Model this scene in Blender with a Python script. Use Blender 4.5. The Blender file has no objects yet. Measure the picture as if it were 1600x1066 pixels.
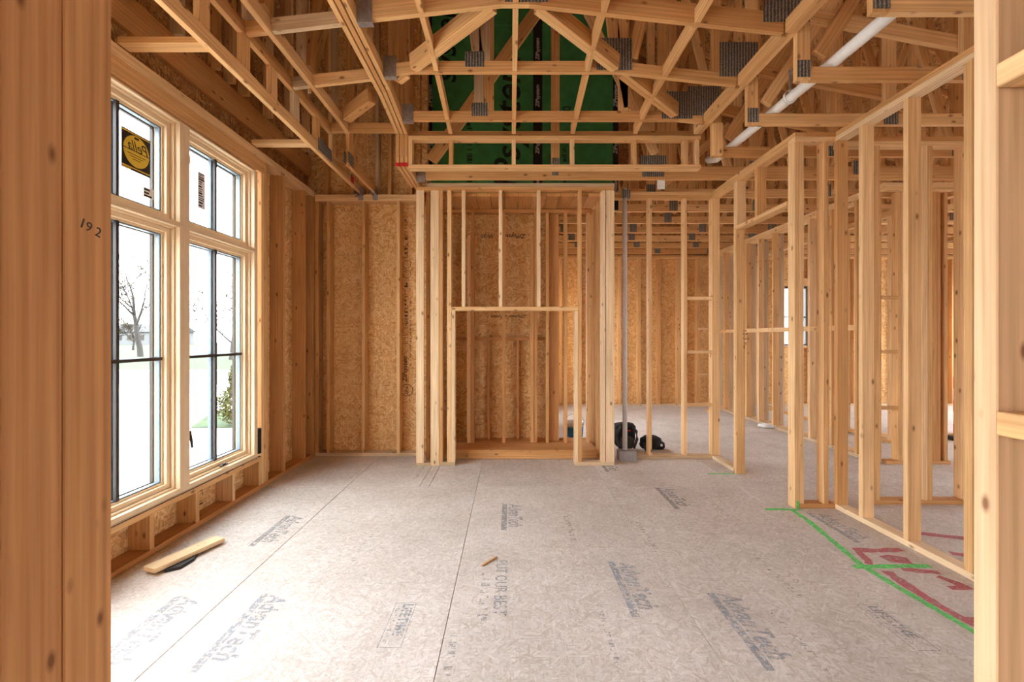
import bpy, bmesh, math, random
from mathutils import Vector, Matrix
random.seed(7)
SC = bpy.context.scene
COL = SC.collection
PI = math.pi

# ------------------------------------------------------------------ camera
cam_d = bpy.data.cameras.new('camera')
cam = bpy.data.objects.new('camera', cam_d)
COL.objects.link(cam)
cam.location = (0, 0, 1.40)
cam.rotation_euler = (PI / 2, 0, 0)
cam_d.sensor_width = 36.0
cam_d.lens = 36.0 * 700 / 1600
cam_d.shift_x = 3.0 / 1600
cam_d.shift_y = -6.0 / 1600
cam_d.clip_start = 0.02
cam_d.clip_end = 400
SC.camera = cam

# ------------------------------------------------------------------ overcast sky
world = bpy.data.worlds.new('overcast_sky')
SC.world = world
world.use_nodes = True
bg = world.node_tree.nodes['Background']
bg.inputs[0].default_value = (0.92, 0.97, 1.05, 1)
bg.inputs[1].default_value = 1.0

SC.view_settings.view_transform = 'Standard'
SC.view_settings.look = 'None'
SC.view_settings.gamma = 1.0
SC.view_settings.use_curve_mapping = False
SC.view_settings.exposure = 3.92
SC.cycles.max_bounces = 8
SC.cycles.diffuse_bounces = 6
SC.cycles.adaptive_threshold = 0.02
SC.cycles.caustics_reflective = False
SC.cycles.caustics_refractive = False
SC.cycles.transparent_max_bounces = 12
SC.cycles.use_denoising = True

# ------------------------------------------------------------------ materials
def new_mat(name):
    m = bpy.data.materials.new(name)
    m.use_nodes = True
    nt = m.node_tree
    b = nt.nodes['Principled BSDF']
    return m, nt, b

def lk(nt, a, b):
    nt.links.new(a, b)

def nd(nt, t, **kw):
    n = nt.nodes.new(t)
    for k, v in kw.items():
        setattr(n, k, v)
    return n

def ramp(nt, stops, interp='LINEAR'):
    r = nd(nt, 'ShaderNodeValToRGB')
    e = r.color_ramp.elements
    r.color_ramp.interpolation = interp
    while len(e) < len(stops):
        e.new(0.5)
    for i, (p, c) in enumerate(stops):
        e[i].position = p
        e[i].color = (c[0], c[1], c[2], 1)
    return r

def mixc(nt, mode, fac, a, b):
    m = nd(nt, 'ShaderNodeMix')
    m.data_type = 'RGBA'
    m.blend_type = mode
    for sock, v in ((m.inputs[0], fac), (m.inputs[6], a), (m.inputs[7], b)):
        if hasattr(v, 'is_linked'):
            lk(nt, v, sock)
        elif isinstance(v, (tuple, list)):
            sock.default_value = (v[0], v[1], v[2], 1)
        else:
            sock.default_value = v
    return m.outputs[2]

def objcoord(nt, spread=40.0):
    tc = nd(nt, 'ShaderNodeTexCoord')
    oi = nd(nt, 'ShaderNodeObjectInfo')
    mul = nd(nt, 'ShaderNodeVectorMath', operation='SCALE')
    cmb = nd(nt, 'ShaderNodeCombineXYZ')
    cmb.inputs[0].default_value = 1.0
    cmb.inputs[1].default_value = 1.7
    cmb.inputs[2].default_value = 2.9
    lk(nt, cmb.outputs[0], mul.inputs[0])
    sc = nd(nt, 'ShaderNodeMath', operation='MULTIPLY')
    lk(nt, oi.outputs['Random'], sc.inputs[0])
    sc.inputs[1].default_value = spread
    lk(nt, sc.outputs[0], mul.inputs['Scale'])
    add = nd(nt, 'ShaderNodeVectorMath', operation='ADD')
    lk(nt, tc.outputs['Object'], add.inputs[0])
    lk(nt, mul.outputs[0], add.inputs[1])
    return add.outputs[0], oi.outputs['Random']

def scaled(nt, v, s, rot=(0, 0, 0)):
    m = nd(nt, 'ShaderNodeMapping')
    m.inputs['Scale'].default_value = s
    m.inputs['Rotation'].default_value = rot
    lk(nt, v, m.inputs['Vector'])
    return m.outputs[0]

def pine(name, stops, knot=(0.16, 0.055, 0.018), grain=0.55, rough=0.72, kscale=(13, 13, 6.5)):
    m, nt, b = new_mat(name)
    v, rnd = objcoord(nt)
    base = ramp(nt, stops)
    lk(nt, rnd, base.inputs[0])
    # fine fibres
    n1 = nd(nt, 'ShaderNodeTexNoise')
    n1.inputs['Scale'].default_value = 1.0
    n1.inputs['Detail'].default_value = 5
    lk(nt, scaled(nt, v, (95, 95, 2.2)), n1.inputs['Vector'])
    r1 = ramp(nt, [(0.3, (0.80, 0.76, 0.70)), (0.7, (1.12, 1.10, 1.06))])
    lk(nt, n1.outputs['Fac'], r1.inputs[0])
    # growth rings
    wv = nd(nt, 'ShaderNodeTexWave')
    wv.wave_type = 'RINGS'
    wv.rings_direction = 'Z'
    wv.inputs['Scale'].default_value = 1.0
    wv.inputs['Distortion'].default_value = 5.0
    wv.inputs['Detail'].default_value = 2.0
    wv.inputs['Detail Scale'].default_value = 0.6
    lk(nt, scaled(nt, v, (22, 22, 0.9)), wv.inputs['Vector'])
    r2 = ramp(nt, [(0.0, (0.90, 0.85, 0.78)), (0.45, (1.0, 1.0, 1.0)), (1.0, (1.05, 1.05, 1.05))])
    lk(nt, wv.outputs['Fac'], r2.inputs[0])
    c = mixc(nt, 'MULTIPLY', 1.0, base.outputs[0], r1.outputs[0])
    c = mixc(nt, 'MULTIPLY', grain, c, r2.outputs[0])
    # broad weathering
    n2 = nd(nt, 'ShaderNodeTexNoise')
    n2.inputs['Scale'].default_value = 1.0
    n2.inputs['Detail'].default_value = 3
    lk(nt, scaled(nt, v, (6, 6, 1.6)), n2.inputs['Vector'])
    r3 = ramp(nt, [(0.3, (0.88, 0.84, 0.78)), (0.65, (1.06, 1.05, 1.04))])
    lk(nt, n2.outputs['Fac'], r3.inputs[0])
    c = mixc(nt, 'MULTIPLY', 0.8, c, r3.outputs[0])
    # knots
    vo = nd(nt, 'ShaderNodeTexVoronoi')
    vo.inputs['Scale'].default_value = 1.0
    vo.inputs['Randomness'].default_value = 1.0
    lk(nt, scaled(nt, v, kscale), vo.inputs['Vector'])
    rk = ramp(nt, [(0.07, (1, 1, 1)), (0.13, (0.45, 0.45, 0.45)), (0.2, (0, 0, 0))])
    lk(nt, vo.outputs['Distance'], rk.inputs[0])
    sep = nd(nt, 'ShaderNodeSeparateColor')
    lk(nt, vo.outputs['Color'], sep.inputs[0])
    gt = nd(nt, 'ShaderNodeMath', operation='GREATER_THAN')
    lk(nt, sep.outputs[0], gt.inputs[0])
    gt.inputs[1].default_value = 0.35
    mu = nd(nt, 'ShaderNodeMath', operation='MULTIPLY')
    lk(nt, rk.outputs[0], mu.inputs[0])
    lk(nt, gt.outputs[0], mu.inputs[1])
    mu2 = nd(nt, 'ShaderNodeMath', operation='MULTIPLY')
    lk(nt, mu.outputs[0], mu2.inputs[0])
    mu2.inputs[1].default_value = 0.85
    c = mixc(nt, 'MIX', mu2.outputs[0], c, knot)
    lk(nt, c, b.inputs['Base Color'])
    b.inputs['Roughness'].default_value = rough
    b.inputs['Specular IOR Level'].default_value = 0.25
    bp = nd(nt, 'ShaderNodeBump')
    bp.inputs['Strength'].default_value = 0.12
    bp.inputs['Distance'].default_value = 0.002
    lk(nt, n1.outputs['Fac'], bp.inputs['Height'])
    lk(nt, bp.outputs[0], b.inputs['Normal'])
    return m

def strand_board(name, stops, size=1.0, edge=0.35, rough=0.75, patch=0.25, bump=0.25, tint_by_random=True):
    m, nt, b = new_mat(name)
    v, rnd = objcoord(nt)
    layers = []
    for sc, rot in (((75, 30, 15), (0, 0, 0)), ((15, 30, 75), (0, 0, 0)), ((70, 30, 14), (0, 0.75, 0)), ((70, 30, 14), (0, -0.85, 0))):
        mp = nd(nt, 'ShaderNodeMapping')
        mp.vector_type = 'POINT'
        # rotate first, then stretch
        mr = nd(nt, 'ShaderNodeMapping')
        mr.inputs['Rotation'].default_value = rot
        lk(nt, v, mr.inputs['Vector'])
        mp.inputs['Scale'].default_value = tuple(s / size for s in sc)
        lk(nt, mr.outputs[0], mp.inputs['Vector'])
        vo = nd(nt, 'ShaderNodeTexVoronoi')
        vo.inputs['Scale'].default_value = 1.0
        lk(nt, mp.outputs[0], vo.inputs['Vector'])
        sep = nd(nt, 'ShaderNodeSeparateColor')
        lk(nt, vo.outputs['Color'], sep.inputs[0])
        layers.append((sep, vo))
    # pile the strands: the layer with the highest random value lies on top
    def over(a, bb):
        (av, at), (bv, bt) = a, bb
        g = nd(nt, 'ShaderNodeMath', operation='GREATER_THAN')
        lk(nt, bt, g.inputs[0]); lk(nt, at, g.inputs[1])
        mx = nd(nt, 'ShaderNodeMix'); mx.data_type = 'FLOAT'
        lk(nt, g.outputs[0], mx.inputs[0]); lk(nt, av, mx.inputs[2]); lk(nt, bv, mx.inputs[3])
        tp = nd(nt, 'ShaderNodeMath', operation='MAXIMUM')
        lk(nt, at, tp.inputs[0]); lk(nt, bt, tp.inputs[1])
        return (mx.outputs[0], tp.outputs[0])
    cur = (layers[0][0].outputs[0], layers[0][0].outputs[1])
    for sp, vo in layers[1:]:
        cur = over(cur, (sp.outputs[0], sp.outputs[1]))
    r = ramp(nt, stops)
    lk(nt, cur[0], r.inputs[0])
    n2 = nd(nt, 'ShaderNodeTexNoise')
    n2.inputs['Detail'].default_value = 4
    lk(nt, scaled(nt, v, (2.2, 2.2, 2.2)), n2.inputs['Vector'])
    n2.inputs['Scale'].default_value = 1.0
    r3 = ramp(nt, [(0.3, (0.84, 0.82, 0.79)), (0.7, (1.1, 1.1, 1.1))])
    lk(nt, n2.outputs['Fac'], r3.inputs[0])
    c = mixc(nt, 'MULTIPLY', patch * 2, r.outputs[0], r3.outputs[0])
    # fibres inside strands
    n1 = nd(nt, 'ShaderNodeTexNoise')
    n1.inputs['Scale'].default_value = 1.0
    n1.inputs['Detail'].default_value = 6
    n1.inputs['Roughness'].default_value = 0.7
    lk(nt, scaled(nt, v, (120, 120, 90)), n1.inputs['Vector'])
    r1 = ramp(nt, [(0.32, (0.72, 0.68, 0.62)), (0.6, (1.06, 1.06, 1.06))])
    lk(nt, n1.outputs['Fac'], r1.inputs[0])
    c = mixc(nt, 'MULTIPLY', edge, c, r1.outputs[0])
    lk(nt, c, b.inputs['Base Color'])
    b.inputs['Roughness'].default_value = rough
    b.inputs['Specular IOR Level'].default_value = 0.2
    bp = nd(nt, 'ShaderNodeBump')
    bp.inputs['Strength'].default_value = bump
    bp.inputs['Distance'].default_value = 0.002
    lk(nt, cur[1], bp.inputs['Height'])
    lk(nt, bp.outputs[0], b.inputs['Normal'])
    return m

def plain(name, col, rough=0.6, metal=0.0, var=0.12, scale=30.0, spec=0.3):
    m, nt, b = new_mat(name)
    v, rnd = objcoord(nt)
    n = nd(nt, 'ShaderNodeTexNoise')
    n.inputs['Scale'].default_value = scale
    n.inputs['Detail'].default_value = 4
    lk(nt, v, n.inputs['Vector'])
    r = ramp(nt, [(0.3, tuple(c * (1 - var) for c in col)), (0.7, tuple(min(1, c * (1 + var)) for c in col))])
    lk(nt, n.outputs['Fac'], r.inputs[0])
    lk(nt, r.outputs[0], b.inputs['Base Color'])
    b.inputs['Roughness'].default_value = rough
    b.inputs['Metallic'].default_value = metal
    b.inputs['Specular IOR Level'].default_value = spec
    return m

STUD_STOPS = [(0.0, (0.58, 0.32, 0.13)), (0.3, (0.68, 0.42, 0.19)), (0.65, (0.75, 0.50, 0.26)), (1.0, (0.80, 0.57, 0.33))]
M = {}
M['pine'] = pine('pine_framing', STUD_STOPS)
M['pine_red'] = pine('pine_framing_reddish', [(0.0, (0.50, 0.24, 0.09)), (0.5, (0.58, 0.31, 0.12)), (1.0, (0.66, 0.38, 0.17))])
M['truss'] = pine('pine_truss_lumber', [(0.0, (0.56, 0.30, 0.12)), (0.5, (0.67, 0.40, 0.175)), (1.0, (0.76, 0.50, 0.25))], grain=0.7)
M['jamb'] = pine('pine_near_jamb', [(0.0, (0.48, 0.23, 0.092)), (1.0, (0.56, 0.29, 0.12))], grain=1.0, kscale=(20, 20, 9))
M['pale'] = pine('pine_lit_tone', [(0.0, (0.76, 0.58, 0.37)), (1.0, (0.80, 0.63, 0.42))])  # window light painted in as a paler copy of the framing pine
M['post'] = pine('pine_lit_post', [(0.0, (0.66, 0.46, 0.28)), (1.0, (0.70, 0.50, 0.31))], kscale=(22, 22, 10))  # less yellow than framing pine, imitating cool window light in the colour
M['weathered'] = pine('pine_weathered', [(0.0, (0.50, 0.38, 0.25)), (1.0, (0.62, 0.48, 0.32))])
M['window_pine'] = plain('window_clear_pine', (0.74, 0.56, 0.35), rough=0.55, var=0.05, scale=6)
M['board_pine'] = pine('pine_offcut', [(0.0, (0.78, 0.60, 0.37)), (1.0, (0.82, 0.64, 0.41))])
M['osb'] = strand_board('strand_board_wall', [(0.0, (0.50, 0.25, 0.085)), (0.35, (0.66, 0.38, 0.145)), (0.7, (0.74, 0.46, 0.195)), (1.0, (0.82, 0.58, 0.30))])
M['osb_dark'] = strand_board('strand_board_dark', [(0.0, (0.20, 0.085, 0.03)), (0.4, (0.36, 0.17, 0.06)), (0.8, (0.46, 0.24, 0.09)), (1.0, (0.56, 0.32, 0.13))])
M['floor'] = strand_board('strand_board_floor', [(0.0, (0.49, 0.43, 0.37)), (0.4, (0.58, 0.53, 0.475)), (0.75, (0.63, 0.58, 0.53)), (1.0, (0.69, 0.65, 0.60))], size=0.7, edge=0.34, rough=0.62, patch=0.35, bump=0.08)
M['green'] = plain('green_sheathing', (0.045, 0.235, 0.08), rough=0.5, var=0.18, scale=9)
M['tape'] = plain('black_tape', (0.012, 0.012, 0.014), rough=0.4)
M['galv'] = plain('galvanized_plate', (0.30, 0.29, 0.27), rough=0.45, metal=0.7, var=0.3, scale=60)
M['hanger'] = plain('galvanized_hanger', (0.42, 0.42, 0.42), rough=0.4, metal=0.8, var=0.2, scale=40)
M['dark_frame'] = plain('dark_window_cladding', (0.030, 0.022, 0.018), rough=0.4)
M['spacer'] = plain('grey_glass_spacer', (0.16, 0.20, 0.23), rough=0.4)
M['black'] = plain('black_plastic', (0.015, 0.015, 0.017), rough=0.45)
M['fabric'] = plain('black_bag_fabric', (0.016, 0.017, 0.020), rough=0.9, var=0.35, scale=120)
M['fabric2'] = plain('charcoal_bag_fabric', (0.055, 0.058, 0.062), rough=0.9, var=0.3, scale=120)
M['ink'] = plain('black_print', (0.05, 0.035, 0.03), rough=0.7, var=0.4, scale=50)
M['pvc'] = plain('white_plastic_pipe', (0.78, 0.77, 0.73), rough=0.35, var=0.04)
M['conduit'] = plain('grey_plastic_conduit', (0.72, 0.73, 0.75), rough=0.45, var=0.07)
M['box_grey'] = plain('grey_metal_box', (0.33, 0.33, 0.33), rough=0.5, metal=0.3, var=0.1)
M['white'] = plain('white_plastic', (0.75, 0.75, 0.72), rough=0.5)
M['blue'] = plain('blue_label', (0.03, 0.19, 0.42), rough=0.5)
M['red'] = plain('red_paint', (0.60, 0.02, 0.02), rough=0.5)
M['yellow'] = plain('yellow_sticker', (0.72, 0.50, 0.05), rough=0.5, var=0.05)
M['sticker_black'] = plain('black_sticker', (0.02, 0.012, 0.008), rough=0.5)
M['sticker_grey'] = plain('grey_print_sticker', (0.8, 0.8, 0.8), rough=0.6, var=0.1)
M['slab'] = plain('floor_gap_brown', (0.10, 0.055, 0.03), rough=0.9)
M['slate'] = plain('roof_deck_dark', (0.24, 0.13, 0.06), rough=0.9)

def print_mat(name, col, cover, scale=55.0, soft=0.12):
    """ink or spray paint that leaves part of the board showing"""
    m, nt, b = new_mat(name)
    v, rnd = objcoord(nt)
    n = nd(nt, 'ShaderNodeTexNoise')
    n.inputs['Scale'].default_value = scale
    n.inputs['Detail'].default_value = 6
    n.inputs['Roughness'].default_value = 0.75
    lk(nt, v, n.inputs['Vector'])
    t = 1 - cover
    r = ramp(nt, [(max(0, t - soft), (0, 0, 0)), (min(1, t + soft), (1, 1, 1))])
    lk(nt, n.outputs['Fac'], r.inputs[0])
    b.inputs['Base Color'].default_value = (*col, 1)
    b.inputs['Roughness'].default_value = 0.75
    lk(nt, r.outputs[0], b.inputs['Alpha'])
    return m

M['floor_ink'] = print_mat('faded_grey_blue_print', (0.38, 0.40, 0.42), 0.46)
M['floor_ink_faint'] = print_mat('very_faded_print', (0.36, 0.36, 0.36), 0.46)
M['spray_green'] = print_mat('green_spray_paint', (0.13, 0.68, 0.15), 0.60, soft=0.16)
M['spray_red'] = print_mat('red_spray_paint', (0.55, 0.10, 0.12), 0.55, soft=0.2)
M['wall_ink'] = print_mat('brown_black_wall_print', (0.07, 0.03, 0.015), 0.56)
M['green_ink'] = print_mat('dark_green_print', (0.006, 0.02, 0.008), 0.62)
M['tape_ink'] = plain('white_tape_print', (0.55, 0.56, 0.58), rough=0.5)

def glass_mat():
    m = bpy.data.materials.new('window_glass')
    m.use_nodes = True
    nt = m.node_tree
    nt.nodes.clear()
    out = nd(nt, 'ShaderNodeOutputMaterial')
    tr = nd(nt, 'ShaderNodeBsdfTransparent')
    tr.inputs[0].default_value = (0.96, 0.98, 0.98, 1)
    gl = nd(nt, 'ShaderNodeBsdfGlossy')
    gl.inputs['Roughness'].default_value = 0.02
    mx = nd(nt, 'ShaderNodeMixShader')
    mx.inputs[0].default_value = 0.05
    lk(nt, tr.outputs[0], mx.inputs[1])
    lk(nt, gl.outputs[0], mx.inputs[2])
    lk(nt, mx.outputs[0], out.inputs[0])
    return m
M['glass'] = glass_mat()

def ribbed_plate():
    m, nt, b = new_mat('toothed_nail_plate')
    v, rnd = objcoord(nt)
    wv = nd(nt, 'ShaderNodeTexWave')
    wv.wave_type = 'BANDS'
    wv.bands_direction = 'X'
    wv.inputs['Scale'].default_value = 14.0
    wv.inputs['Distortion'].default_value = 1.5
    wv.inputs['Detail Scale'].default_value = 8.0
    lk(nt, v, wv.inputs['Vector'])
    r = ramp(nt, [(0.2, (0.10, 0.09, 0.075)), (0.6, (0.24, 0.225, 0.20)), (1.0, (0.36, 0.345, 0.32))])
    lk(nt, wv.outputs['Fac'], r.inputs[0])
    n = nd(nt, 'ShaderNodeTexNoise')
    n.inputs['Scale'].default_value = 110
    lk(nt, v, n.inputs['Vector'])
    r2 = ramp(nt, [(0.35, (0.55, 0.53, 0.5)), (0.6, (1.1, 1.1, 1.1))])
    lk(nt, n.outputs['Fac'], r2.inputs[0])
    c = mixc(nt, 'MULTIPLY', 1.0, r.outputs[0], r2.outputs[0])
    lk(nt, c, b.inputs['Base Color'])
    b.inputs['Metallic'].default_value = 0.4
    b.inputs['Roughness'].default_value = 0.5
    bp = nd(nt, 'ShaderNodeBump')
    bp.inputs['Strength'].default_value = 0.6
    bp.inputs['Distance'].default_value = 0.004
    lk(nt, wv.outputs['Fac'], bp.inputs['Height'])
    lk(nt, bp.outputs[0], b.inputs['Normal'])
    return m
M['plate'] = ribbed_plate()

# ------------------------------------------------------------------ builders
def tag(o, label=None, cat=None, group=None, kind=None):
    if label: o['label'] = label
    if cat: o['category'] = cat
    if group: o['group'] = group
    if kind: o['kind'] = kind
    return o

def empty(name, loc=(0, 0, 0), label=None, cat=None, group=None, kind=None):
    o = bpy.data.objects.new(name, None)
    o.empty_display_size = 0.1
    o.location = loc
    COL.objects.link(o)
    return tag(o, label, cat, group, kind)

def link(name, mesh, mat, parent=None, mw=None):
    o = bpy.data.objects.new(name, mesh)
    COL.objects.link(o)
    if mat is not None and len(mesh.materials) == 0:
        mesh.materials.append(mat)
    if mw is None:
        mw = Matrix.Identity(4)
    if parent is not None:
        o.parent = parent
        pw = WORLD[parent.name] if parent.name in WORLD else Matrix.Translation(parent.location)
        o.matrix_local = pw.inverted() @ mw
    else:
        o.matrix_world = mw
    WORLD[o.name] = mw.copy()
    return o

WORLD = {}

_cache = {}
def box_mesh(w, t, L, c, mat):
    """chamfered board, length on local z, thickness on local y"""
    key = (round(w, 4), round(t, 4), round(L, 4), c, mat.name)
    if key in _cache:
        return _cache[key]
    me = bpy.data.meshes.new('board')
    hx, hy, hz = w / 2, t / 2, L / 2
    c = min(c, hx * 0.45, hy * 0.45, hz * 0.45)
    if c <= 0:
        vs = [(sx * hx, sy * hy, sz * hz) for sx in (-1, 1) for sy in (-1, 1) for sz in (-1, 1)]
        fs = [(0, 1, 3, 2), (4, 6, 7, 5), (0, 4, 5, 1), (2, 3, 7, 6), (0, 2, 6, 4), (1, 5, 7, 3)]
        me.from_pydata(vs, [], fs)
    else:
        bm = bmesh.new()
        vv = {}
        for sx in (-1, 1):
            for sy in (-1, 1):
                for sz in (-1, 1):
                    vv[sx, sy, sz, 0] = bm.verts.new((sx * hx, sy * (hy - c), sz * (hz - c)))
                    vv[sx, sy, sz, 1] = bm.verts.new((sx * (hx - c), sy * hy, sz * (hz - c)))
                    vv[sx, sy, sz, 2] = bm.verts.new((sx * (hx - c), sy * (hy - c), sz * hz))
        sg = (-1, 1)
        for s in sg:
            bm.faces.new([vv[s, a, b_, 0] for a, b_ in ((-1, -1), (1, -1), (1, 1), (-1, 1))])
            bm.faces.new([vv[a, s, b_, 1] for a, b_ in ((-1, -1), (1, -1), (1, 1), (-1, 1))])
            bm.faces.new([vv[a, b_, s, 2] for a, b_ in ((-1, -1), (1, -1), (1, 1), (-1, 1))])
        for a in sg:
            for b_ in sg:
                bm.faces.new([vv[a, b_, -1, 0], vv[a, b_, 1, 0], vv[a, b_, 1, 1], vv[a, b_, -1, 1]])
                bm.faces.new([vv[a, -1, b_, 0], vv[a, 1, b_, 0], vv[a, 1, b_, 2], vv[a, -1, b_, 2]])
                bm.faces.new([vv[-1, a, b_, 1], vv[1, a, b_, 1], vv[1, a, b_, 2], vv[-1, a, b_, 2]])
                for d in sg:
                    bm.faces.new([vv[a, b_, d, 0], vv[a, b_, d, 1], vv[a, b_, d, 2]])
        bmesh.ops.recalc_face_normals(bm, faces=bm.faces)
        bm.to_mesh(me)
        bm.free()
    me.materials.append(mat)
    _cache[key] = me
    return me

def bx(name, parent, x0, x1, y0, y1, z0, z1, mat='pine', c=0.002):
    """axis-aligned board; grain runs along its longest side"""
    if x1 < x0: x0, x1 = x1, x0
    if y1 < y0: y0, y1 = y1, y0
    if z1 < z0: z0, z1 = z1, z0
    d = [(x1 - x0, 0), (y1 - y0, 1), (z1 - z0, 2)]
    d.sort()
    (t, at), (w, aw), (L, aL) = d
    ax = [Vector((1, 0, 0)), Vector((0, 1, 0)), Vector((0, 0, 1))]
    ez, ey = ax[aL], ax[at]
    ex = ey.cross(ez)
    mw = Matrix.Identity(4)
    for i in range(3):
        mw[i][0], mw[i][1], mw[i][2] = ex[i], ey[i], ez[i]
    mw.translation = ((x0 + x1) / 2, (y0 + y1) / 2, (z0 + z1) / 2)
    return link(name, box_mesh(w, t, L, c, M[mat]), None, parent, mw)

def beam(name, parent, p0, p1, w, t, wdir, mat='truss', c=0.002):
    """board from p0 to p1 (centre line); its wide side w lies along wdir"""
    p0, p1 = Vector(p0), Vector(p1)
    ez = (p1 - p0)
    L = ez.length
    ez.normalize()
    ex = Vector(wdir) - ez * Vector(wdir).dot(ez)
    ex.normalize()
    ey = ez.cross(ex)
    mw = Matrix.Identity(4)
    for i in range(3):
        mw[i][0], mw[i][1], mw[i][2] = ex[i], ey[i], ez[i]
    mw.translation = (p0 + p1) / 2
    return link(name, box_mesh(w, t, L, c, M[mat]), None, parent, mw)

def joined_boxes(boxes):
    bm = bmesh.new()
    for (x0, x1, y0, y1, z0, z1) in boxes:
        r = bmesh.ops.create_cube(bm, size=1.0)
        for v in r['verts']:
            v.co = Vector((x0 + (v.co.x + .5) * (x1 - x0), y0 + (v.co.y + .5) * (y1 - y0), z0 + (v.co.z + .5) * (z1 - z0)))
    return bm

def from_bm(name, bm, mat, parent=None, smooth=False, origin=None):
    me = bpy.data.meshes.new(name)
    if origin is not None:
        bmesh.ops.translate(bm, verts=bm.verts, vec=-Vector(origin))
    bmesh.ops.recalc_face_normals(bm, faces=bm.faces)
    bm.to_mesh(me)
    bm.free()
    if smooth:
        for p in me.polygons:
            p.use_smooth = True
    mw = Matrix.Translation(Vector(origin)) if origin is not None else None
    return link(name, me, M[mat] if isinstance(mat, str) else mat, parent, mw)

def tube_bm(pts, radii, seg=10, caps=True, bm=None):
    bm = bm or bmesh.new()
    rings = []
    n = len(pts)
    pts = [Vector(p) for p in pts]
    if not isinstance(radii, (list, tuple)):
        radii = [radii] * n
    ref = None
    for i, p in enumerate(pts):
        t = (pts[min(i + 1, n - 1)] - pts[max(i - 1, 0)]).normalized()
        if ref is None:
            ref = Vector((0, 0, 1)) if abs(t.z) < 0.9 else Vector((1, 0, 0))
        a = t.cross(ref).normalized()
        b_ = t.cross(a).normalized()
        ref = b_.cross(t) if False else ref
        rings.append([bm.verts.new(p + (a * math.cos(2 * PI * k / seg) + b_ * math.sin(2 * PI * k / seg)) * radii[i]) for k in range(seg)])
    for i in range(n - 1):
        for k in range(seg):
            bm.faces.new([rings[i][k], rings[i][(k + 1) % seg], rings[i + 1][(k + 1) % seg], rings[i + 1][k]])
    if caps:
        bm.faces.new(rings[0])
        bm.faces.new(rings[-1][::-1])
    return bm

def lathe_bm(profile, seg=24, bm=None, centre=(0, 0, 0)):
    bm = bm or bmesh.new()
    cx, cy, cz = centre
    rings = []
    for r, z in profile:
        if r < 1e-6:
            rings.append([bm.verts.new((cx, cy, cz + z))])
        else:
            rings.append([bm.verts.new((cx + r * math.cos(2 * PI * k / seg), cy + r * math.sin(2 * PI * k / seg), cz + z)) for k in range(seg)])
    for a, b_ in zip(rings, rings[1:]):
        for k in range(seg):
            if len(a) == 1 and len(b_) == 1: continue
            if len(a) == 1: bm.faces.new([a[0], b_[k], b_[(k + 1) % seg]])
            elif len(b_) == 1: bm.faces.new([a[k], a[(k + 1) % seg], b_[0]])
            else: bm.faces.new([a[k], a[(k + 1) % seg], b_[(k + 1) % seg], b_[k]])
    return bm

def text(name, parent, body, size, origin, right, up, mat, shear=0.0, bold=0.0, squeeze=1.0, mirror=False, extrude=0.0004, align='LEFT'):
    """flat lettering; right and up give its plane"""
    cu = bpy.data.curves.new('lettering', 'FONT')
    cu.body = body
    cu.size = size
    cu.shear = shear
    cu.offset = bold
    cu.extrude = extrude
    cu.align_x = align
    cu.resolution_u = 3
    tmp = bpy.data.objects.new('lettering', cu)
    me = bpy.data.meshes.new_from_object(tmp)
    bpy.data.objects.remove(tmp)
    bpy.data.curves.remove(cu)
    me.name = 'lettering'
    me.materials.clear()
    r, u = Vector(right).normalized(), Vector(up).normalized()
    n = r.cross(u)
    if mirror:
        for v in me.vertices:
            v.co.x = -v.co.x
        me.flip_normals()
    for v in me.vertices:
        v.co.x *= squeeze
    mw = Matrix.Identity(4)
    for i in range(3):
        mw[i][0], mw[i][1], mw[i][2] = r[i], u[i], n[i]
    mw.translation = Vector(origin)
    return link(name, me, M[mat], parent, mw)

# ================================================================== SETTING: ground and floor
ZTOP0, ZTOP1, ZTOP2 = 3.0, 3.038, 3.076      # top plates of the stud walls
ZB = 0.038

floor = bx('floor', None, -2.46, 9.6, -4.0, 9.32, -0.30, -0.0225, 'slab', 0)
tag(floor, 'tan strand board subfloor of wide panels with faded print and spray paint', 'floor', kind='structure')
xs = [-2.46] + [-1.53 + 1.22 * k for k in range(9)] + [9.6]
for i in range(len(xs) - 1):
    a, b_ = xs[i] + 0.0015, xs[i + 1] - 0.0015
    ys = [-4.0, -0.68 if i % 2 else -1.9, 1.76 if i % 2 == 0 else 1.2, 4.2, 6.64 if i % 2 else 5.9, 9.32]
    if i == 2:
        ys = [-4.0, -1.0, 0.53, 2.97, 4.2, 6.64, 9.32]
    for y0, y1 in zip(ys, ys[1:]):
        if i == 1 and abs(y0 - 4.2) < 0.01:
            for q0, q1 in ((a, -0.852), (-0.848, -0.762), (-0.758, b_)):
                bx('floor_panel', floor, q0, q1, y0 + 0.0015, y1 - 0.0015, -0.0225, 0.0, 'floor', 0.0015)
        else:
            bx('floor_panel', floor, a, b_, y0 + 0.0015, y1 - 0.0015, -0.0225, 0.0, 'floor', 0.0015)

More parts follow.
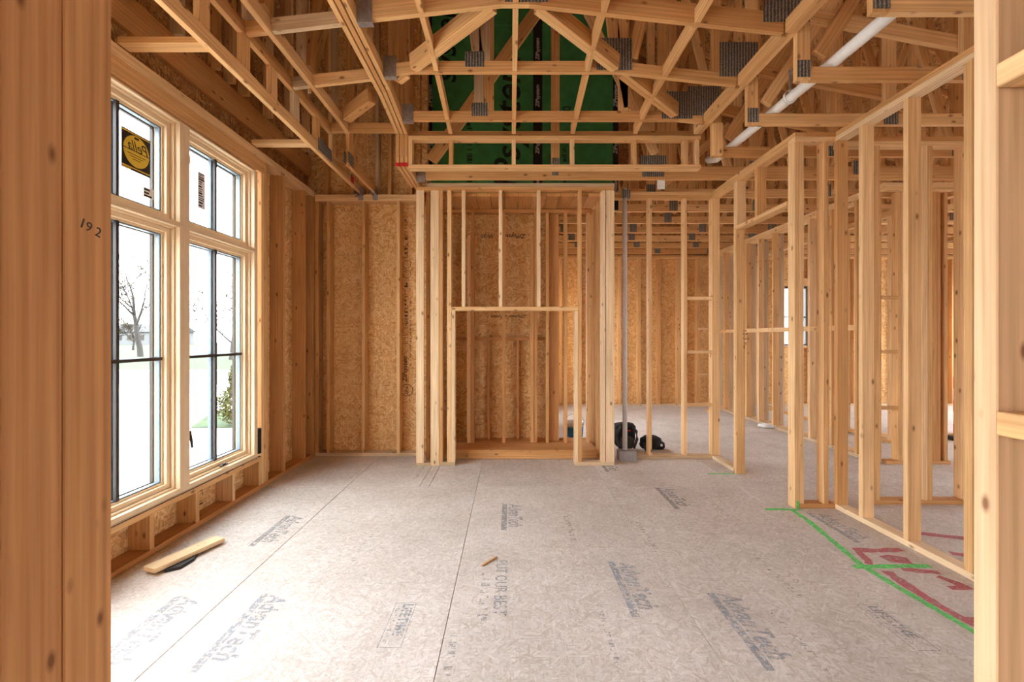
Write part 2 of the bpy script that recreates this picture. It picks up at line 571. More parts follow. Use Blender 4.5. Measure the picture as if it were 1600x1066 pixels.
DN, RT = (0, -1, 0), (1, 0, 0)
def print_row(name, parent, origin, right, up, length, height, mat, seed=0):
    """a row of small worn print too faint to read"""
    rr = random.Random(seed)
    bm = bmesh.new()
    r, u = Vector(right).normalized(), Vector(up).normalized()
    x = 0.0
    while x < length:
        w = height * rr.uniform(0.12, 0.3)
        h0, h1 = rr.choice([(0, 1), (0, 1), (0, 0.6), (0.4, 1), (0, 0.2), (0.8, 1)])
        if rr.random() < 0.25: w = height * 0.6
        c = [r * x + u * (height * h0), r * (x + w) + u * (height * h0), r * (x + w) + u * (height * h1), r * x + u * (height * h1)]
        bm.faces.new([bm.verts.new(p) for p in c])
        x += w + height * rr.choice([0.15, 0.2, 0.3, 0.7])
    bmesh.ops.translate(bm, verts=bm.verts, vec=Vector(origin))
    return from_bm(name, bm, mat, parent)
def floor_logo(x, y, L=0.55, mat='floor_ink'):
    """bold slanted maker's print with a bar under it, read from the far side towards the near"""
    t = text('floor_print', floor, 'AdvanTech', 0.15, (x + 0.05, y, 0.0006), DN, RT, mat, shear=0.25, bold=0.004, squeeze=L / 0.78)
    bx('floor_print_bar', floor, x - 0.005, x + 0.035, y - L, y + 0.01, 0.0001, 0.0008, mat, 0)
    return t
floor_logo(0.615, 2.78, 0.54)
floor_logo(1.08, 2.44, 0.56)
floor_logo(-1.80, 2.41, 0.56)
floor_logo(-1.345, 2.43, 0.56)
floor_logo(2.36, 3.55, 0.5)
floor_logo(-0.06, 3.75, 0.5, 'floor_ink_faint')
floor_logo(-1.75, 3.5, 0.5, 'floor_ink_faint')
floor_logo(1.35, 4.15, 0.5, 'floor_ink_faint')
floor_logo(1.0, 5.0, 0.34)
text('floor_print', floor, 'PUT OUR BEST', 0.098, (-0.085, 2.81, 0.0006), DN, RT, 'floor_ink', bold=0.001, squeeze=0.86)
print_row('floor_print', floor, (-0.165, 2.66, 0.0006), DN, RT, 0.43, 0.05, 'floor_ink_faint', 3)
for bxx, byy in ((-0.60, 2.362), (1.812, 2.344)):
    text('floor_print', floor, 'LIFETIME', 0.072, (bxx + 0.045, byy - 0.012, 0.0006), DN, RT, 'floor_ink', bold=0.002, squeeze=0.9)
    print_row('floor_print', floor, (bxx + 0.012, byy - 0.03, 0.0006), DN, RT, 0.28, 0.02, 'floor_ink', 4)
    fr = joined_boxes([(bxx, bxx + 0.003, byy - 0.345, byy, 0.0001, 0.0007), (bxx + 0.105, bxx + 0.108, byy - 0.345, byy, 0.0001, 0.0007),
                       (bxx, bxx + 0.108, byy - 0.345, byy - 0.342, 0.0001, 0.0007), (bxx, bxx + 0.108, byy - 0.003, byy, 0.0001, 0.0007)])
    from_bm('floor_print_frame', fr, 'floor_ink', floor)
for x, y, s in ((-1.0, 3.3, 0.05), (0.42, 3.55, 0.06), (1.55, 2.9, 0.05), (-0.95, 4.9, 0.05), (-1.6, 4.75, 0.05), (0.45, 2.35, 0.04), (1.32, 2.3, 0.045), (-0.28, 2.1, 0.06), (0.95, 3.4, 0.05), (1.7, 4.0, 0.05)):
    print_row('floor_print', floor, (x, y, 0.0006), DN, RT, 0.5, s * 0.6, 'floor_ink_faint', int(x * 100))

def paint(name, pts, width, mat, z=0.0012):
    """sprayed stripe with a wobbling edge"""
    bm = bmesh.new()
    pts = [Vector((p[0], p[1], 0)) for p in pts]
    dense = []
    for a, b_ in zip(pts, pts[1:]):
        n = max(2, int((b_ - a).length / 0.03))
        dense += [a.lerp(b_, k / n) for k in range(n)]
    dense.append(pts[-1])
    rows = []
    for i, p in enumerate(dense):
        t = (dense[min(i + 1, len(dense) - 1)] - dense[max(0, i - 1)]).normalized()
        nrm = Vector((-t.y, t.x, 0))
        w = width * 0.5 * random.uniform(0.75, 1.2)
        rows.append((bm.verts.new(p + nrm * w), bm.verts.new(p - nrm * w)))
    for r0, r1 in zip(rows, rows[1:]):
        bm.faces.new([r0[0], r0[1], r1[1], r1[0]])
    for v in bm.verts:
        v.co.z = z
    return from_bm(name, bm, mat, floor)
paint('green_paint_line', [(2.07, 3.635), (2.17, 3.645), (2.29, 3.63)], 0.045, 'spray_green')
paint('green_paint_line', [(2.285, 3.64), (2.27, 3.4), (2.20, 3.0), (2.155, 2.74), (2.17, 2.5), (2.19, 2.3), (2.21, 2.05)], 0.042, 'spray_green')
paint('green_paint_line', [(2.09, 2.725), (2.3, 2.735), (2.57, 2.74)], 0.045, 'spray_green', 0.0016)
paint('green_paint_line', [(2.02, 4.585), (2.14, 4.59), (2.29, 4.585)], 0.03, 'spray_green')
paint('green_paint_line', [(2.30, 3.63), (2.36, 3.635)], 0.03, 'spray_green', 0.0016)
paint('red_paint_line', [(2.26, 2.945), (2.42, 2.935), (2.58, 2.95)], 0.055, 'spray_red')
paint('red_paint_line', [(2.27, 2.92), (2.24, 2.80), (2.21, 2.76)], 0.05, 'spray_red')
paint('red_paint_line', [(2.36, 2.82), (2.42, 2.83), (2.50, 2.80)], 0.09, 'spray_red')
paint('red_paint_line', [(2.25, 2.68), (2.235, 2.5), (2.235, 2.35), (2.25, 2.2), (2.27, 2.1)], 0.06, 'spray_red')
paint('red_paint_line', [(2.36, 2.70), (2.55, 2.66)], 0.05, 'spray_red')
paint('red_paint_line', [(2.50, 2.62), (2.56, 2.50), (2.45, 2.50)], 0.05, 'spray_red')
paint('red_paint_line', [(2.27, 2.22), (2.42, 2.2)], 0.05, 'spray_red')
paint('red_paint_line', [(2.85, 2.9), (3.1, 2.8)], 0.06, 'spray_red')
paint('red_paint_line', [(2.9, 3.2), (3.2, 3.1)], 0.06, 'spray_red')

# ================================================================== SETTING: left wall and its window
XL = -2.30; XLO = -2.44
wl = empty('wall_left', (XL, 2.6, 0), 'left stud wall with the big window and dark sheathing', 'wall', kind='structure')
ZL0, ZL1, ZL2 = 3.045, 3.083, 3.12
bx('bottom_plate', wl, XLO, XL, 0.86, 5.41, 0, ZB, 'pine_red')
bx('top_plate', wl, XLO, XL, 0.86, 5.41, ZL0, ZL1)
bx('top_plate', wl, XLO, XL - 0.004, 0.86, 5.40, ZL1, ZL2)
bx('header_beam', wl, XLO + 0.07, XL - 0.004, 2.0, 4.26, 2.925, ZL0 - 0.001)
bx('header_beam', wl, XLO, XLO + 0.068, 2.0, 4.26, 2.925, ZL0 - 0.001)
bx('sill_plate', wl, XLO, XL + 0.004, 2.10, 4.145, 0.262, 0.30)
for y in (2.14, 2.47, 2.86, 3.28, 3.712, 4.105):
    bx('cripple_stud', wl, XLO, XL, y, y + ZB, ZB, 0.262, 'pine')
for y in (4.147, 4.186, 4.225):
    bx('stud', wl, XLO, XL, y, y + 0.037, ZB, 2.925 if y < 4.2 else ZL0)
for y in (2.06, 2.02):
    bx('stud', wl, XLO, XL, y, y + 0.037, ZB, 2.925)
for y in (0.86, 1.24, 1.64, 4.545, 5.01, 5.20, 5.24):
    bx('stud', wl, XLO, XL, y, y + ZB, ZB, ZL0, 'pine_red' if y > 4.3 else 'pine')
bx('stud', wl, XLO, XL - 0.09, 4.36, 4.40, ZB, ZL0, 'pine_red')
def sheath(parent, x0, x1, y0, y1, z0, z1, mat='osb'):
    return bx('sheathing_panel', parent, x0, x1, y0, y1, z0, z1, mat, 0.001)
sheath(wl, XLO - 0.014, XLO - 0.001, 2.0, 4.26, 0, 0.30)
sheath(wl, XLO - 0.014, XLO - 0.001, 4.262, 5.425, 0, ZL2)
sheath(wl, XLO - 0.014, XLO - 0.001, 2.0, 4.26, 2.925, ZL2)
for y0, y1 in ((0.8, 2.0), (2.002, 3.22), (3.222, 4.44), (4.442, 5.425)):
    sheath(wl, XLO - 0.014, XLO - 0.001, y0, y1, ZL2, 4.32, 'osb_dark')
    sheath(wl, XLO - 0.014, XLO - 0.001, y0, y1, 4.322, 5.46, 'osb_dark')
bx('ledger_board', wl, XLO, XLO + 0.04, 0.86, 5.40, 3.33, 3.56, 'pine_red')
y = 1.1
while y < 5.3:
    bx('upper_stud', wl, XLO, XL - 0.05, y, y + ZB, 3.57, 5.40, random.choice(['pine', 'pine', 'pine_red', 'weathered']))
    y += random.choice([0.2, 0.28, 0.406, 0.406])
# manufacturer print under the window
print_row('wall_print', wl, (XLO + 0.001, 3.56, 0.06), (0, 0, 1), (0, -1, 0), 0.18, 0.05, 'wall_ink', 5)

# ---- window unit
win = empty('window_1', (-2.37, 3.17, 0.31), 'tall pine-framed window with black grilles and a transom row', 'window', kind='structure')
def ring(name, parent, x0, x1, o, i, mat):
    (oy0, oy1, oz0, oz1), (iy0, iy1, iz0, iz1) = o, i
    bm = joined_boxes([(x0, x1, oy0, iy0, oz0, oz1), (x0, x1, iy1, oy1, oz0, oz1),
                       (x0, x1, iy0, iy1, oz0, iz0), (x0, x1, iy0, iy1, iz1, oz1)])
    return from_bm(name, bm, mat, parent)
def grow(g, d):
    return (g[0] - d, g[1] + d, g[2] - d, g[3] + d)
units = [((2.26, 3.17), (2.37, 3.07)), ((3.17, 4.09), (3.28, 3.98))]
rows_ = [((0.31, 2.185), (0.40, 2.11)), ((2.185, 2.91), (2.26, 2.84))]
for (uy, gy) in units:
    for ri, (uz, gz) in enumerate(rows_):
        g = (gy[0], gy[1], gz[0], gz[1])
        u = (uy[0] + 0.0005, uy[1] - 0.0005, uz[0] + 0.0005, uz[1] - 0.0005)
        f1 = grow(g, 0.058)
        ring('window_frame', win, -2.45, -2.305, u, f1, 'window_pine')
        ring('frame_stop', win, -2.45, -2.34, f1, grow(g, 0.045), 'window_pine')
        sash = ring('sash', win, -2.44, -2.365, grow(g, 0.044), grow(g, 0.014), 'window_pine')
        ring('glazing_bead', sash, -2.44, -2.388, grow(g, 0.014), grow(g, 0.0), 'window_pine')
        ring('exterior_cladding', sash, -2.462, -2.441, grow(g, 0.044), grow(g, -0.012), 'dark_frame')
        ring('spacer', sash, -2.425, -2.395, grow(g, -0.0005), grow(g, -0.010), 'spacer')
        bx('pane', sash, -2.412, -2.406, g[0] + 0.011, g[1] - 0.011, g[2] + 0.011, g[3] - 0.011, 'glass', 0)
        ym = (g[0] + g[1]) / 2
        bx('grille_bar', sash, -2.404, -2.380, ym - 0.011, ym + 0.011, g[2], g[3], 'dark_frame', 0.003)
        bx('grille_bar', sash, -2.440, -2.413, ym - 0.014, ym + 0.014, g[2], g[3], 'spacer', 0.003)
        if ri == 0:
            zm = 1.252
            bx('grille_bar', sash, -2.4045, -2.3795, g[0], g[1], zm - 0.011, zm + 0.011, 'dark_frame', 0.003)
            bx('grille_bar', sash, -2.4405, -2.4125, g[0], g[1], zm - 0.013, zm + 0.013, 'dark_frame', 0.003)
bx('stool_strip', win, -2.45, -2.302, 2.2, 4.10, 0.3005, 0.3095, 'window_pine')
bx('seal_strip', win, -2.40, -2.296, 2.2, 4.135, 0.3002, 0.3035, 'black', 0.001)
# crank handle and lock
ch = tube_bm([(-2.335, 3.235, 0.70), (-2.315, 3.235, 0.72), (-2.305, 3.238, 0.66), (-2.30, 3.242, 0.60)], [0.010, 0.012, 0.010, 0.007], 8)
from_bm('crank_handle', ch, 'black', win, True)
lk_bm = joined_boxes([(-2.335, -2.318, 3.60, 3.68, 0.358, 0.368), (-2.332, -2.322, 3.63, 3.66, 0.368, 0.376)])
from_bm('sash_lock', lk_bm, 'dark_frame', win)
bx('shim_tag', win, -2.34, -2.298, 4.10, 4.14, 0.33, 0.56, 'black', 0.001)
# stickers on the outside of the glass, read from outdoors
def gl(y, z, off=0.0): return (-2.404 + off, y, z)
st = bx('sticker', win, -2.4055, -2.404, 2.772, 2.994, 2.46, 2.71, 'sticker_black', 0)
tag(st, 'square black window sticker with a yellow disc and mirrored lettering')
cy_, cz_ = 2.884, 2.59
disc = bmesh.new()
bmesh.ops.create_circle(disc, cap_ends=True, segments=40, radius=0.1)
bmesh.ops.rotate(disc, verts=disc.verts, cent=(0, 0, 0), matrix=Matrix.Rotation(PI / 2, 3, 'Y'))
bmesh.ops.translate(disc, verts=disc.verts, vec=(-2.4036, cy_, cz_))
from_bm('sticker_disc', disc, 'yellow', st)
for z in (2.694, 2.474):
    bx('sticker_stripe', st, -2.4039, -2.4036, 2.776, 2.99, z, z + 0.008, 'yellow', 0)
bx('sticker_stripe', st, -2.4039, -2.4036, 2.776, 2.84, 2.464, 2.470, 'yellow', 0)
bx('sticker_stripe', st, -2.4035, -2.4033, 2.78, 2.988, 2.588, 2.593, 'sticker_black', 0)
text('sticker_lettering', st, 'Pella', 0.095, (-2.4033, 2.980, 2.588), (0, 1, 0), (0, 0, 1), 'sticker_black', shear=0.35, squeeze=0.9, mirror=True)
for k, z in enumerate((2.565, 2.55, 2.535)):
    bx('sticker_text_line', st, -2.4035, -2.4033, cy_ - 0.07 + 0.02 * k, cy_ + 0.07 - 0.02 * k, z, z + 0.004, 'sticker_black', 0)
bx('sticker_text_line', st, -2.4035, -2.4033, cy_ - 0.018, cy_ + 0.018, 2.668, 2.682, 'sticker_black', 0)
def paper(y0, y1, z0, z1, lab, rows):
    s = bx('sticker', win, -2.4055, -2.404, y0, y1, z0, z1, 'sticker_grey', 0)
    tag(s, lab)
    z = z1 - 0.008
    k = 0
    while z > z0 + 0.012 and k < rows:
        h = random.choice([0.006, 0.008, 0.012])
        w = (y1 - y0) * random.uniform(0.5, 0.92)
        bx('sticker_text_line', s, -2.4039, -2.4036, y0 + 0.006, y0 + w, z - h, z, 'sticker_black', 0)
        z -= h + random.uniform(0.005, 0.012)
        k += 1
paper(2.937, 3.02, 2.325, 2.39, 'small grey printed label low on the glass', 6)
paper(3.295, 3.37, 2.70, 2.765, 'small grey printed label in the upper corner of the glass', 5)
paper(3.45, 3.53, 2.40, 2.68, 'tall narrow grey label with black print', 18)

# ================================================================== SETTING: back wall beside the fireplace
YB = 5.27
wb = empty('wall_back', (-1.7, YB, 0), 'back stud wall with bare strand board between window wall and fireplace', 'wall', kind='structure')
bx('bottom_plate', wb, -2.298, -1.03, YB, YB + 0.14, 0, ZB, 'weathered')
bx('top_plate', wb, -2.298, -1.03, YB, YB + 0.14, ZTOP0, ZTOP1)
bx('top_plate', wb, -2.298, -1.03, YB, YB + 0.14, ZTOP1, 3.08)
for x in (-2.16, -1.745, -1.335):
    bx('stud', wb, x, x + ZB, YB, YB + 0.14, ZB, ZTOP0)
bx('stud', wb, -2.296, -2.256, YB + 0.005, YB + 0.14, ZB, ZTOP0, 'pine_red')
sheath(wb, -2.44, -1.222, YB + 0.141, YB + 0.155, 0, 3.08)
sheath(wb, -1.22, -0.92, YB + 0.141, YB + 0.155, 0, 3.08)
sheath(wb, -2.44, -1.722, YB + 0.141, YB + 0.155, 3.082, 5.5)
sheath(wb, -1.72, -1.0, YB + 0.141, YB + 0.155, 3.082, 5.6)
for x in (-2.2, -1.90, -1.60, -1.45, -1.20):
    bx('upper_stud', wb, x, x + ZB, YB + 0.05, YB + 0.14, 3.08, 5.35, random.choice(['pine', 'weathered', 'pine_red']))
text('wall_print', wb, 'ZIPsystem', 0.075, (-1.245, YB + 0.1405, 0.86), (0, 0, 1), (-1, 0, 0), 'wall_ink', shear=0.2, bold=0.001)
print_row('wall_print', wb, (-1.235, YB + 0.1405, 1.32), (0, 0, 1), (-1, 0, 0), 0.72, 0.04, 'wall_ink', 6)
print_row('wall_print', wb, (-1.235, YB + 0.1405, 2.36), (0, 0, 1), (-1, 0, 0), 0.5, 0.04, 'wall_ink', 7)
print_row('wall_print', wb, (-1.19, YB + 0.1405, 1.05), (0, 0, 1), (-1, 0, 0), 0.8, 0.02, 'wall_ink', 8)
def circle_print(parent, cx, y, cz, r, mat='wall_ink'):
    bm = bmesh.new()
    seg = 28
    a = [bm.verts.new((cx + r * math.cos(2 * PI * k / seg), y, cz + r * math.sin(2 * PI * k / seg))) for k in range(seg)]
    b_ = [bm.verts.new((cx + r * 0.87 * math.cos(2 * PI * k / seg), y, cz + r * 0.87 * math.sin(2 * PI * k / seg))) for k in range(seg)]
    for k in range(seg):
        bm.faces.new([a[k], a[(k + 1) % seg], b_[(k + 1) % seg], b_[k]])
    return from_bm('wall_print_ring', bm, mat, parent)
circle_print(wb, -1.245, YB + 0.14, 0.76, 0.075)
text('wall_print', wb, 'APA', 0.06, (-1.225, YB + 0.1402, 0.70), (0, 0, 1), (-1, 0, 0), 'wall_ink')
circle_print(wb, -1.245, YB + 0.14, 2.28, 0.05)
circle_print(wb, -1.245, YB + 0.14, 2.16, 0.05)

# ================================================================== SETTING: fireplace chase
YF = 4.876
wf = empty('wall_fireplace', (0.05, YF, 0), 'framed fireplace chase with a square firebox opening', 'wall', kind='structure')
YF2 = YF + 0.089
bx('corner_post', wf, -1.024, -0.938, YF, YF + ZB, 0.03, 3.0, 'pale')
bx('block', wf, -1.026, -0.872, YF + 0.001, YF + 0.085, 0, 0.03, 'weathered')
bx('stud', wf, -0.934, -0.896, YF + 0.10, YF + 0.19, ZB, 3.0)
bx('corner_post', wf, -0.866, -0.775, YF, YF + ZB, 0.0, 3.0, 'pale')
bx('stud', wf, -0.772, -0.734, YF + 0.002, YF2, ZB, 3.0)
bx('king_stud', wf, -0.686, -0.640, YF, YF2, ZB, 3.0)
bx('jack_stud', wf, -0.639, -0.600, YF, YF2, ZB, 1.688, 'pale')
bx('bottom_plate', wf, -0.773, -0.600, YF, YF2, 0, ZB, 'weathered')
bx('firebox_header', wf, -0.639, 0.742, YF, YF2, 1.688, 1.732)
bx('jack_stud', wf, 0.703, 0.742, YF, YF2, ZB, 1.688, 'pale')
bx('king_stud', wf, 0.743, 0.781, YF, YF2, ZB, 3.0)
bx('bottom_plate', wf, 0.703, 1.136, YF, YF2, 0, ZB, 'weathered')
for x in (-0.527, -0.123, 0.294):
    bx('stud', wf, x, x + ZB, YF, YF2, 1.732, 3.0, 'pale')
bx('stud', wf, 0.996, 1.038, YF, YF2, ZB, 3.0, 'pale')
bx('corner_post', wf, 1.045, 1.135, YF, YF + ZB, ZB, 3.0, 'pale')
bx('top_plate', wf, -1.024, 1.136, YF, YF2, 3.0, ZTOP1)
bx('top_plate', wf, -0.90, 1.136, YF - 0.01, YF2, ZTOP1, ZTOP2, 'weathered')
bx('corner_post', wf, 1.097, 1.135, YF + 0.04, YF2, ZB, 3.0)
# side walls of the chase
bx('bottom_plate', wf, 1.0, 1.09, YF2 + 0.001, 5.74, 0, ZB, 'pine_red')
bx('bottom_plate', wf, -0.93, -0.84, YF2 + 0.101, 5.74, 0, ZB, 'pine_red')
for y in (5.22, 5.65):
    bx('stud', wf, 1.0, 1.09, y, y + ZB, ZB, 3.0, 'pine')
    bx('stud', wf, -0.93, -0.84, y, y + ZB, ZB, 3.0, 'pine_red')
bx('top_plate', wf, 1.0, 1.09, YF2 + 0.001, 5.74, 3.0, ZTOP1)
bx('top_plate', wf, -0.93, -0.84, YF2 + 0.101, 5.74, 3.0, ZTOP1)
sheath(wf, -0.945, -0.932, YF2 + 0.2, 5.745, 0, 3.0)
# plank ceiling of the chase
x = -0.835
while x < 0.99:
    w = 0.155
    bx('ceiling_plank', wf, x, min(x + w - 0.004, 0.998), YF2 + 0.002, 5.62, 2.962, 2.998, 'pine_red')
    x += w
# back frame
bx('top_rail', wf, -0.835, 0.995, 5.45, 5.54, 2.915, 2.958, 'pine_red')
for x in (-0.475, -0.097, 0.293, 0.436, 0.659, 0.935):
    bx('stud', wf, x, x + ZB, 5.45, 5.54, 0.112, 2.914, 'pine_red' if x < 0.3 else 'pine')
bx('stud', wf, -0.525, -0.478, 5.46, 5.54, 0.112, 2.65, 'pine_red')
bx('stud', wf, 0.245, 0.29, 5.47, 5.54, 0.112, 2.62, 'pine_red')
bx('post_plank', wf, 0.476, 0.605, 5.56, 5.60, 0.112, 2.95, 'pine_red')
bx('mid_rail', wf, -0.72, 0.47, 5.65, 5.735, 1.36, 1.40, 'pine_red')
for x in (-0.29, 0.08):
    bx('cripple_stud', wf, x, x + 0.033, 5.65, 5.69, 0.112, 1.358, 'pine_red')
sheath(wf, -0.93, 0.47, 5.746, 5.76, 0, 2.222)
sheath(wf, -0.93, 0.47, 5.746, 5.76, 2.222, 3.0)
sheath(wf, 0.471, 0.485, 5.746, 5.949, 0, 3.08)
sheath(wf, 0.486, 0.514, 5.935, 5.949, 0, 3.08)
# hearth platform
bx('hearth_joist', wf, -0.83, 0.995, 5.13, 5.168, 0.005, 0.080, 'pine_red')
bx('hearth_joist', wf, -0.83, 0.995, 5.70, 5.738, 0.002, 0.080, 'pine_red')
for k, (y0, y1) in enumerate(((5.12, 5.27), (5.273, 5.42), (5.423, 5.58), (5.583, 5.74))):
    bx('hearth_plank', wf, -0.835, 0.995, y0, y1, 0.081, 0.111, 'pine_red')
text('wall_print', wf, 'ZIPsystem   Wall   Nail', 0.075, (0.20, 5.7455, 2.72), (-1, 0, 0), (0, 0, -1), 'wall_ink', shear=0.2, bold=0.001, mirror=False, squeeze=1.1)
text('wall_print', wf, 'ZIPsystem  ZIPsystem', 0.05, (0.20, 5.7455, 1.68), (-1, 0, 0), (0, 0, -1), 'wall_ink', shear=0.2, bold=0.001)
circle_print(wf, 0.41, 5.745, 2.74, 0.045)
circle_print(wf, 0.15, 5.745, 0.95, 0.05)

# green upper gable behind the trusses
gw = empty('wall_gable', (0.1, 5.92, 3.08), 'dark green sheathing of the upper gable with black seam tape', 'wall', kind='structure')
for a, b_ in ((-1.07, 0.363), (0.367, 1.42)):
    for z0, z1 in ((3.08, 5.52), (5.523, 6.1)):
        bx('sheathing_panel', gw, a, b_, 5.92, 5.935, z0, z1, 'green', 0.001)
def tape(x0, x1):
    t = bx('seam_tape', gw, x0, x1, 5.917, 5.9195, 3.08, 6.1, 'tape', 0)
    z = 3.2
    while z < 5.9:
        text('tape_print', t, 'ZIPsystem', 0.07, ((x0 + x1) / 2 + 0.02, 5.9165, z), (0, 0, 1), (-1, 0, 0), 'tape_ink', shear=0.2, bold=0.001)
        z += 0.62
bx('sheathing_panel', gw, -1.085, -1.0705, 5.40, 5.935, 3.08, 6.1, 'osb_dark', 0.001)
tape(0.305, 0.425)
tape(1.36, 1.43)
tape(-1.08, -1.03)
text('sheathing_print', gw, 'ZIPsystem', 0.50, (0.13, 5.9185, 3.02), (0, 0, 1), (-1, 0, 0), 'green_ink', shear=0.2, bold=0.004)
text('sheathing_print', gw, 'system', 0.42, (-0.72, 5.9185, 4.75), (0, 0, 1), (-1, 0, 0), 'green_ink', shear=0.2, bold=0.004)
print_row('sheathing_print', gw, (-0.50, 5.9185, 3.15), (0, 0, 1), (-1, 0, 0), 1.1, 0.07, 'green_ink', 9)
text('sheathing_print', gw, '80', 0.16, (0.80, 5.9185, 4.30), (0, 0, 1), (-1, 0, 0), 'green_ink')
print_row('sheathing_print', gw, (0.74, 5.9185, 3.12), (0, 0, 1), (-1, 0, 0), 0.8, 0.06, 'green_ink', 10)

# ================================================================== SETTING: partition beside the fireplace
YR = 5.158; YR2 = YR + 0.089
wr = empty('wall_back_right', (1.75, YR, 0), 'open stud partition between fireplace and doorway, seen through to a far room', 'wall', kind='structure')
bx('bottom_plate', wr, 1.40, 2.42, YR, YR2, 0, ZB, 'weathered')
bx('top_plate', wr, 1.137, 2.32, YR, YR2, ZTOP0, ZTOP1)
bx('top_plate', wr, 1.137, 2.32, YR, YR2, ZTOP1, ZTOP2)
for x in (1.595, 2.0):
    bx('stud', wr, x, x + ZB, YR, YR2, ZB, ZTOP0)
for z in (1.83, 1.21, 0.60):
    bx('ladder_block', wr, 2.039, 2.325, YR, YR2 - 0.02, z, z + ZB)
bx('stud', wr, 1.138, 1.176, YR, YR2, ZB, ZTOP0)

# ================================================================== SETTING: door wall
XD = 2.325; XD2 = XD + 0.089
wd = empty('wall_right', (XD, 4.4, 0), 'stud wall with a tall doorway opening towards the hall', 'wall', kind='structure')
bx('end_stud', wd, XD, XD + ZB, 3.66, 3.75, 0, ZTOP0)
bx('stud', wd, XD + 0.039, XD + 0.077, 3.66, 3.75, ZB, ZTOP0)
bx('stud', wd, 2.56, 2.60, 3.657, 3.745, ZB, ZTOP0)
bx('bottom_plate', wd, XD + 0.039, 2.655, 3.657, 3.75, 0, ZB, 'pine_red')
bx('top_plate', wd, XD, 2.655, 3.657, 3.748, ZTOP0, ZTOP1)
bx('top_plate', wd, XD + 0.09, 2.655, 3.657, 3.748, ZTOP1, ZTOP2, 'pine_red')
bx('top_plate', wd, XD, XD2, 3.749, 5.25, ZTOP0, ZTOP1)
bx('top_plate', wd, XD, XD2, 3.66, 5.25, ZTOP1, ZTOP2)
bx('jack_stud', wd, XD - 0.01, XD2 - 0.01, 4.583, 4.621, 0, 2.5)
bx('king_stud', wd, XD, XD2, 4.622, 4.66, ZB, ZTOP0)
bx('door_header', wd, XD - 0.01, XD2 - 0.01, 3.751, 4.621, 2.502, 2.540)
bx('cripple_stud', wd, XD, XD2, 4.22, 4.258, 2.541, ZTOP0)
bx('cripple_stud', wd, XD, XD2, 4.583, 4.62, 2.541, ZTOP0)
bx('bottom_plate', wd, XD, XD2, 4.661, YR - 0.002, 0, ZB, 'weathered')
bx('corner_stud', wd, XD, XD2, YR - 0.001, YR + ZB, ZB, ZTOP0)
bx('corner_stud', wd, XD, XD2, YR + 0.05, YR + 0.088, ZB, ZTOP0)
text('stud_mark', wd, '12-3 >', 0.06, (XD + 0.06, 4.5825, 1.48), (0, 0, -1), (1, 0, 0), 'ink')
bx('green_paint_mark', wd, XD + 0.015, XD + 0.036, 3.6585, 3.6595, 0.0, 0.06, 'spray_green', 0)

# ================================================================== SETTING: near right partition
XN = 2.656; XN2 = XN + 0.089
wn = empty('wall_right_near', (XN, 2.9, 0), 'near right stud partition standing on a bottom plate coloured as window-lit', 'wall', kind='structure')
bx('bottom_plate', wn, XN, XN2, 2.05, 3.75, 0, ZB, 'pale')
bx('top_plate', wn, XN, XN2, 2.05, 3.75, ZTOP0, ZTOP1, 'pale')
bx('top_plate', wn, XN, XN2, 2.05, 3.655, ZTOP1, ZTOP2)
for y in (3.636, 3.377, 2.99, 2.578, 2.17):
    bx('stud', wn, XN, XN2, y, y + ZB, ZB, ZTOP0)
bx('stud', wn, XN + 0.03, XN2 + 0.06, 2.62, 2.655, ZB, ZTOP0)

# ================================================================== SETTING: jambs of the opening the camera looks through
wa = empty('wall_front_left', (-0.75, 0.74, 0), 'built-up pine jamb at the edge of the opening', 'wall', kind='structure')
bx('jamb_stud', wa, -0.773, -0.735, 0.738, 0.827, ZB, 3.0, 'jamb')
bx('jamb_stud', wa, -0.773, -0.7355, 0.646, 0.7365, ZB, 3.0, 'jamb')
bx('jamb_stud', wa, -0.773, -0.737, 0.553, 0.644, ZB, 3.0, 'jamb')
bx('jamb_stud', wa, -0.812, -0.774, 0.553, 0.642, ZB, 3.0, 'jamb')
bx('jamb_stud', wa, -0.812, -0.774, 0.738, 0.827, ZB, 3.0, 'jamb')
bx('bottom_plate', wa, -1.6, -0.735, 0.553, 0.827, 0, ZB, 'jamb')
bx('top_plate', wa, -2.28, -0.735, 0.553, 0.827, 3.0, ZTOP2)
for x in (-1.2, -1.6):
    bx('stud', wa, x, x + ZB, 0.738, 0.827, ZB, 3.0)
text('stud_mark', wa, '19 2', 0.024, (-0.7345, 0.762, 1.59), (0, 1, -0.3), (0, 0.3, 1), 'ink')
we = empty('wall_front_right', (0.80, 0.74, 0), 'stud coloured as window-lit, with stacked blocking at the edge of the opening', 'wall', kind='structure')
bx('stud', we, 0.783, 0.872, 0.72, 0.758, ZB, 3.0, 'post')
bx('stud', we, 0.783, 0.872, 0.26, 0.298, ZB, 3.0)
bx('bottom_plate', we, 0.783, 0.872, 0.22, 0.758, 0, ZB)
bx('top_plate', we, 0.783, 0.872, 0.22, 0.758, 3.0, ZTOP2)
for z in (1.80, 1.243, 0.65, 2.4):
    bx('ladder_block', we, 0.779, 0.868, 0.299, 0.719, z, z + ZB)

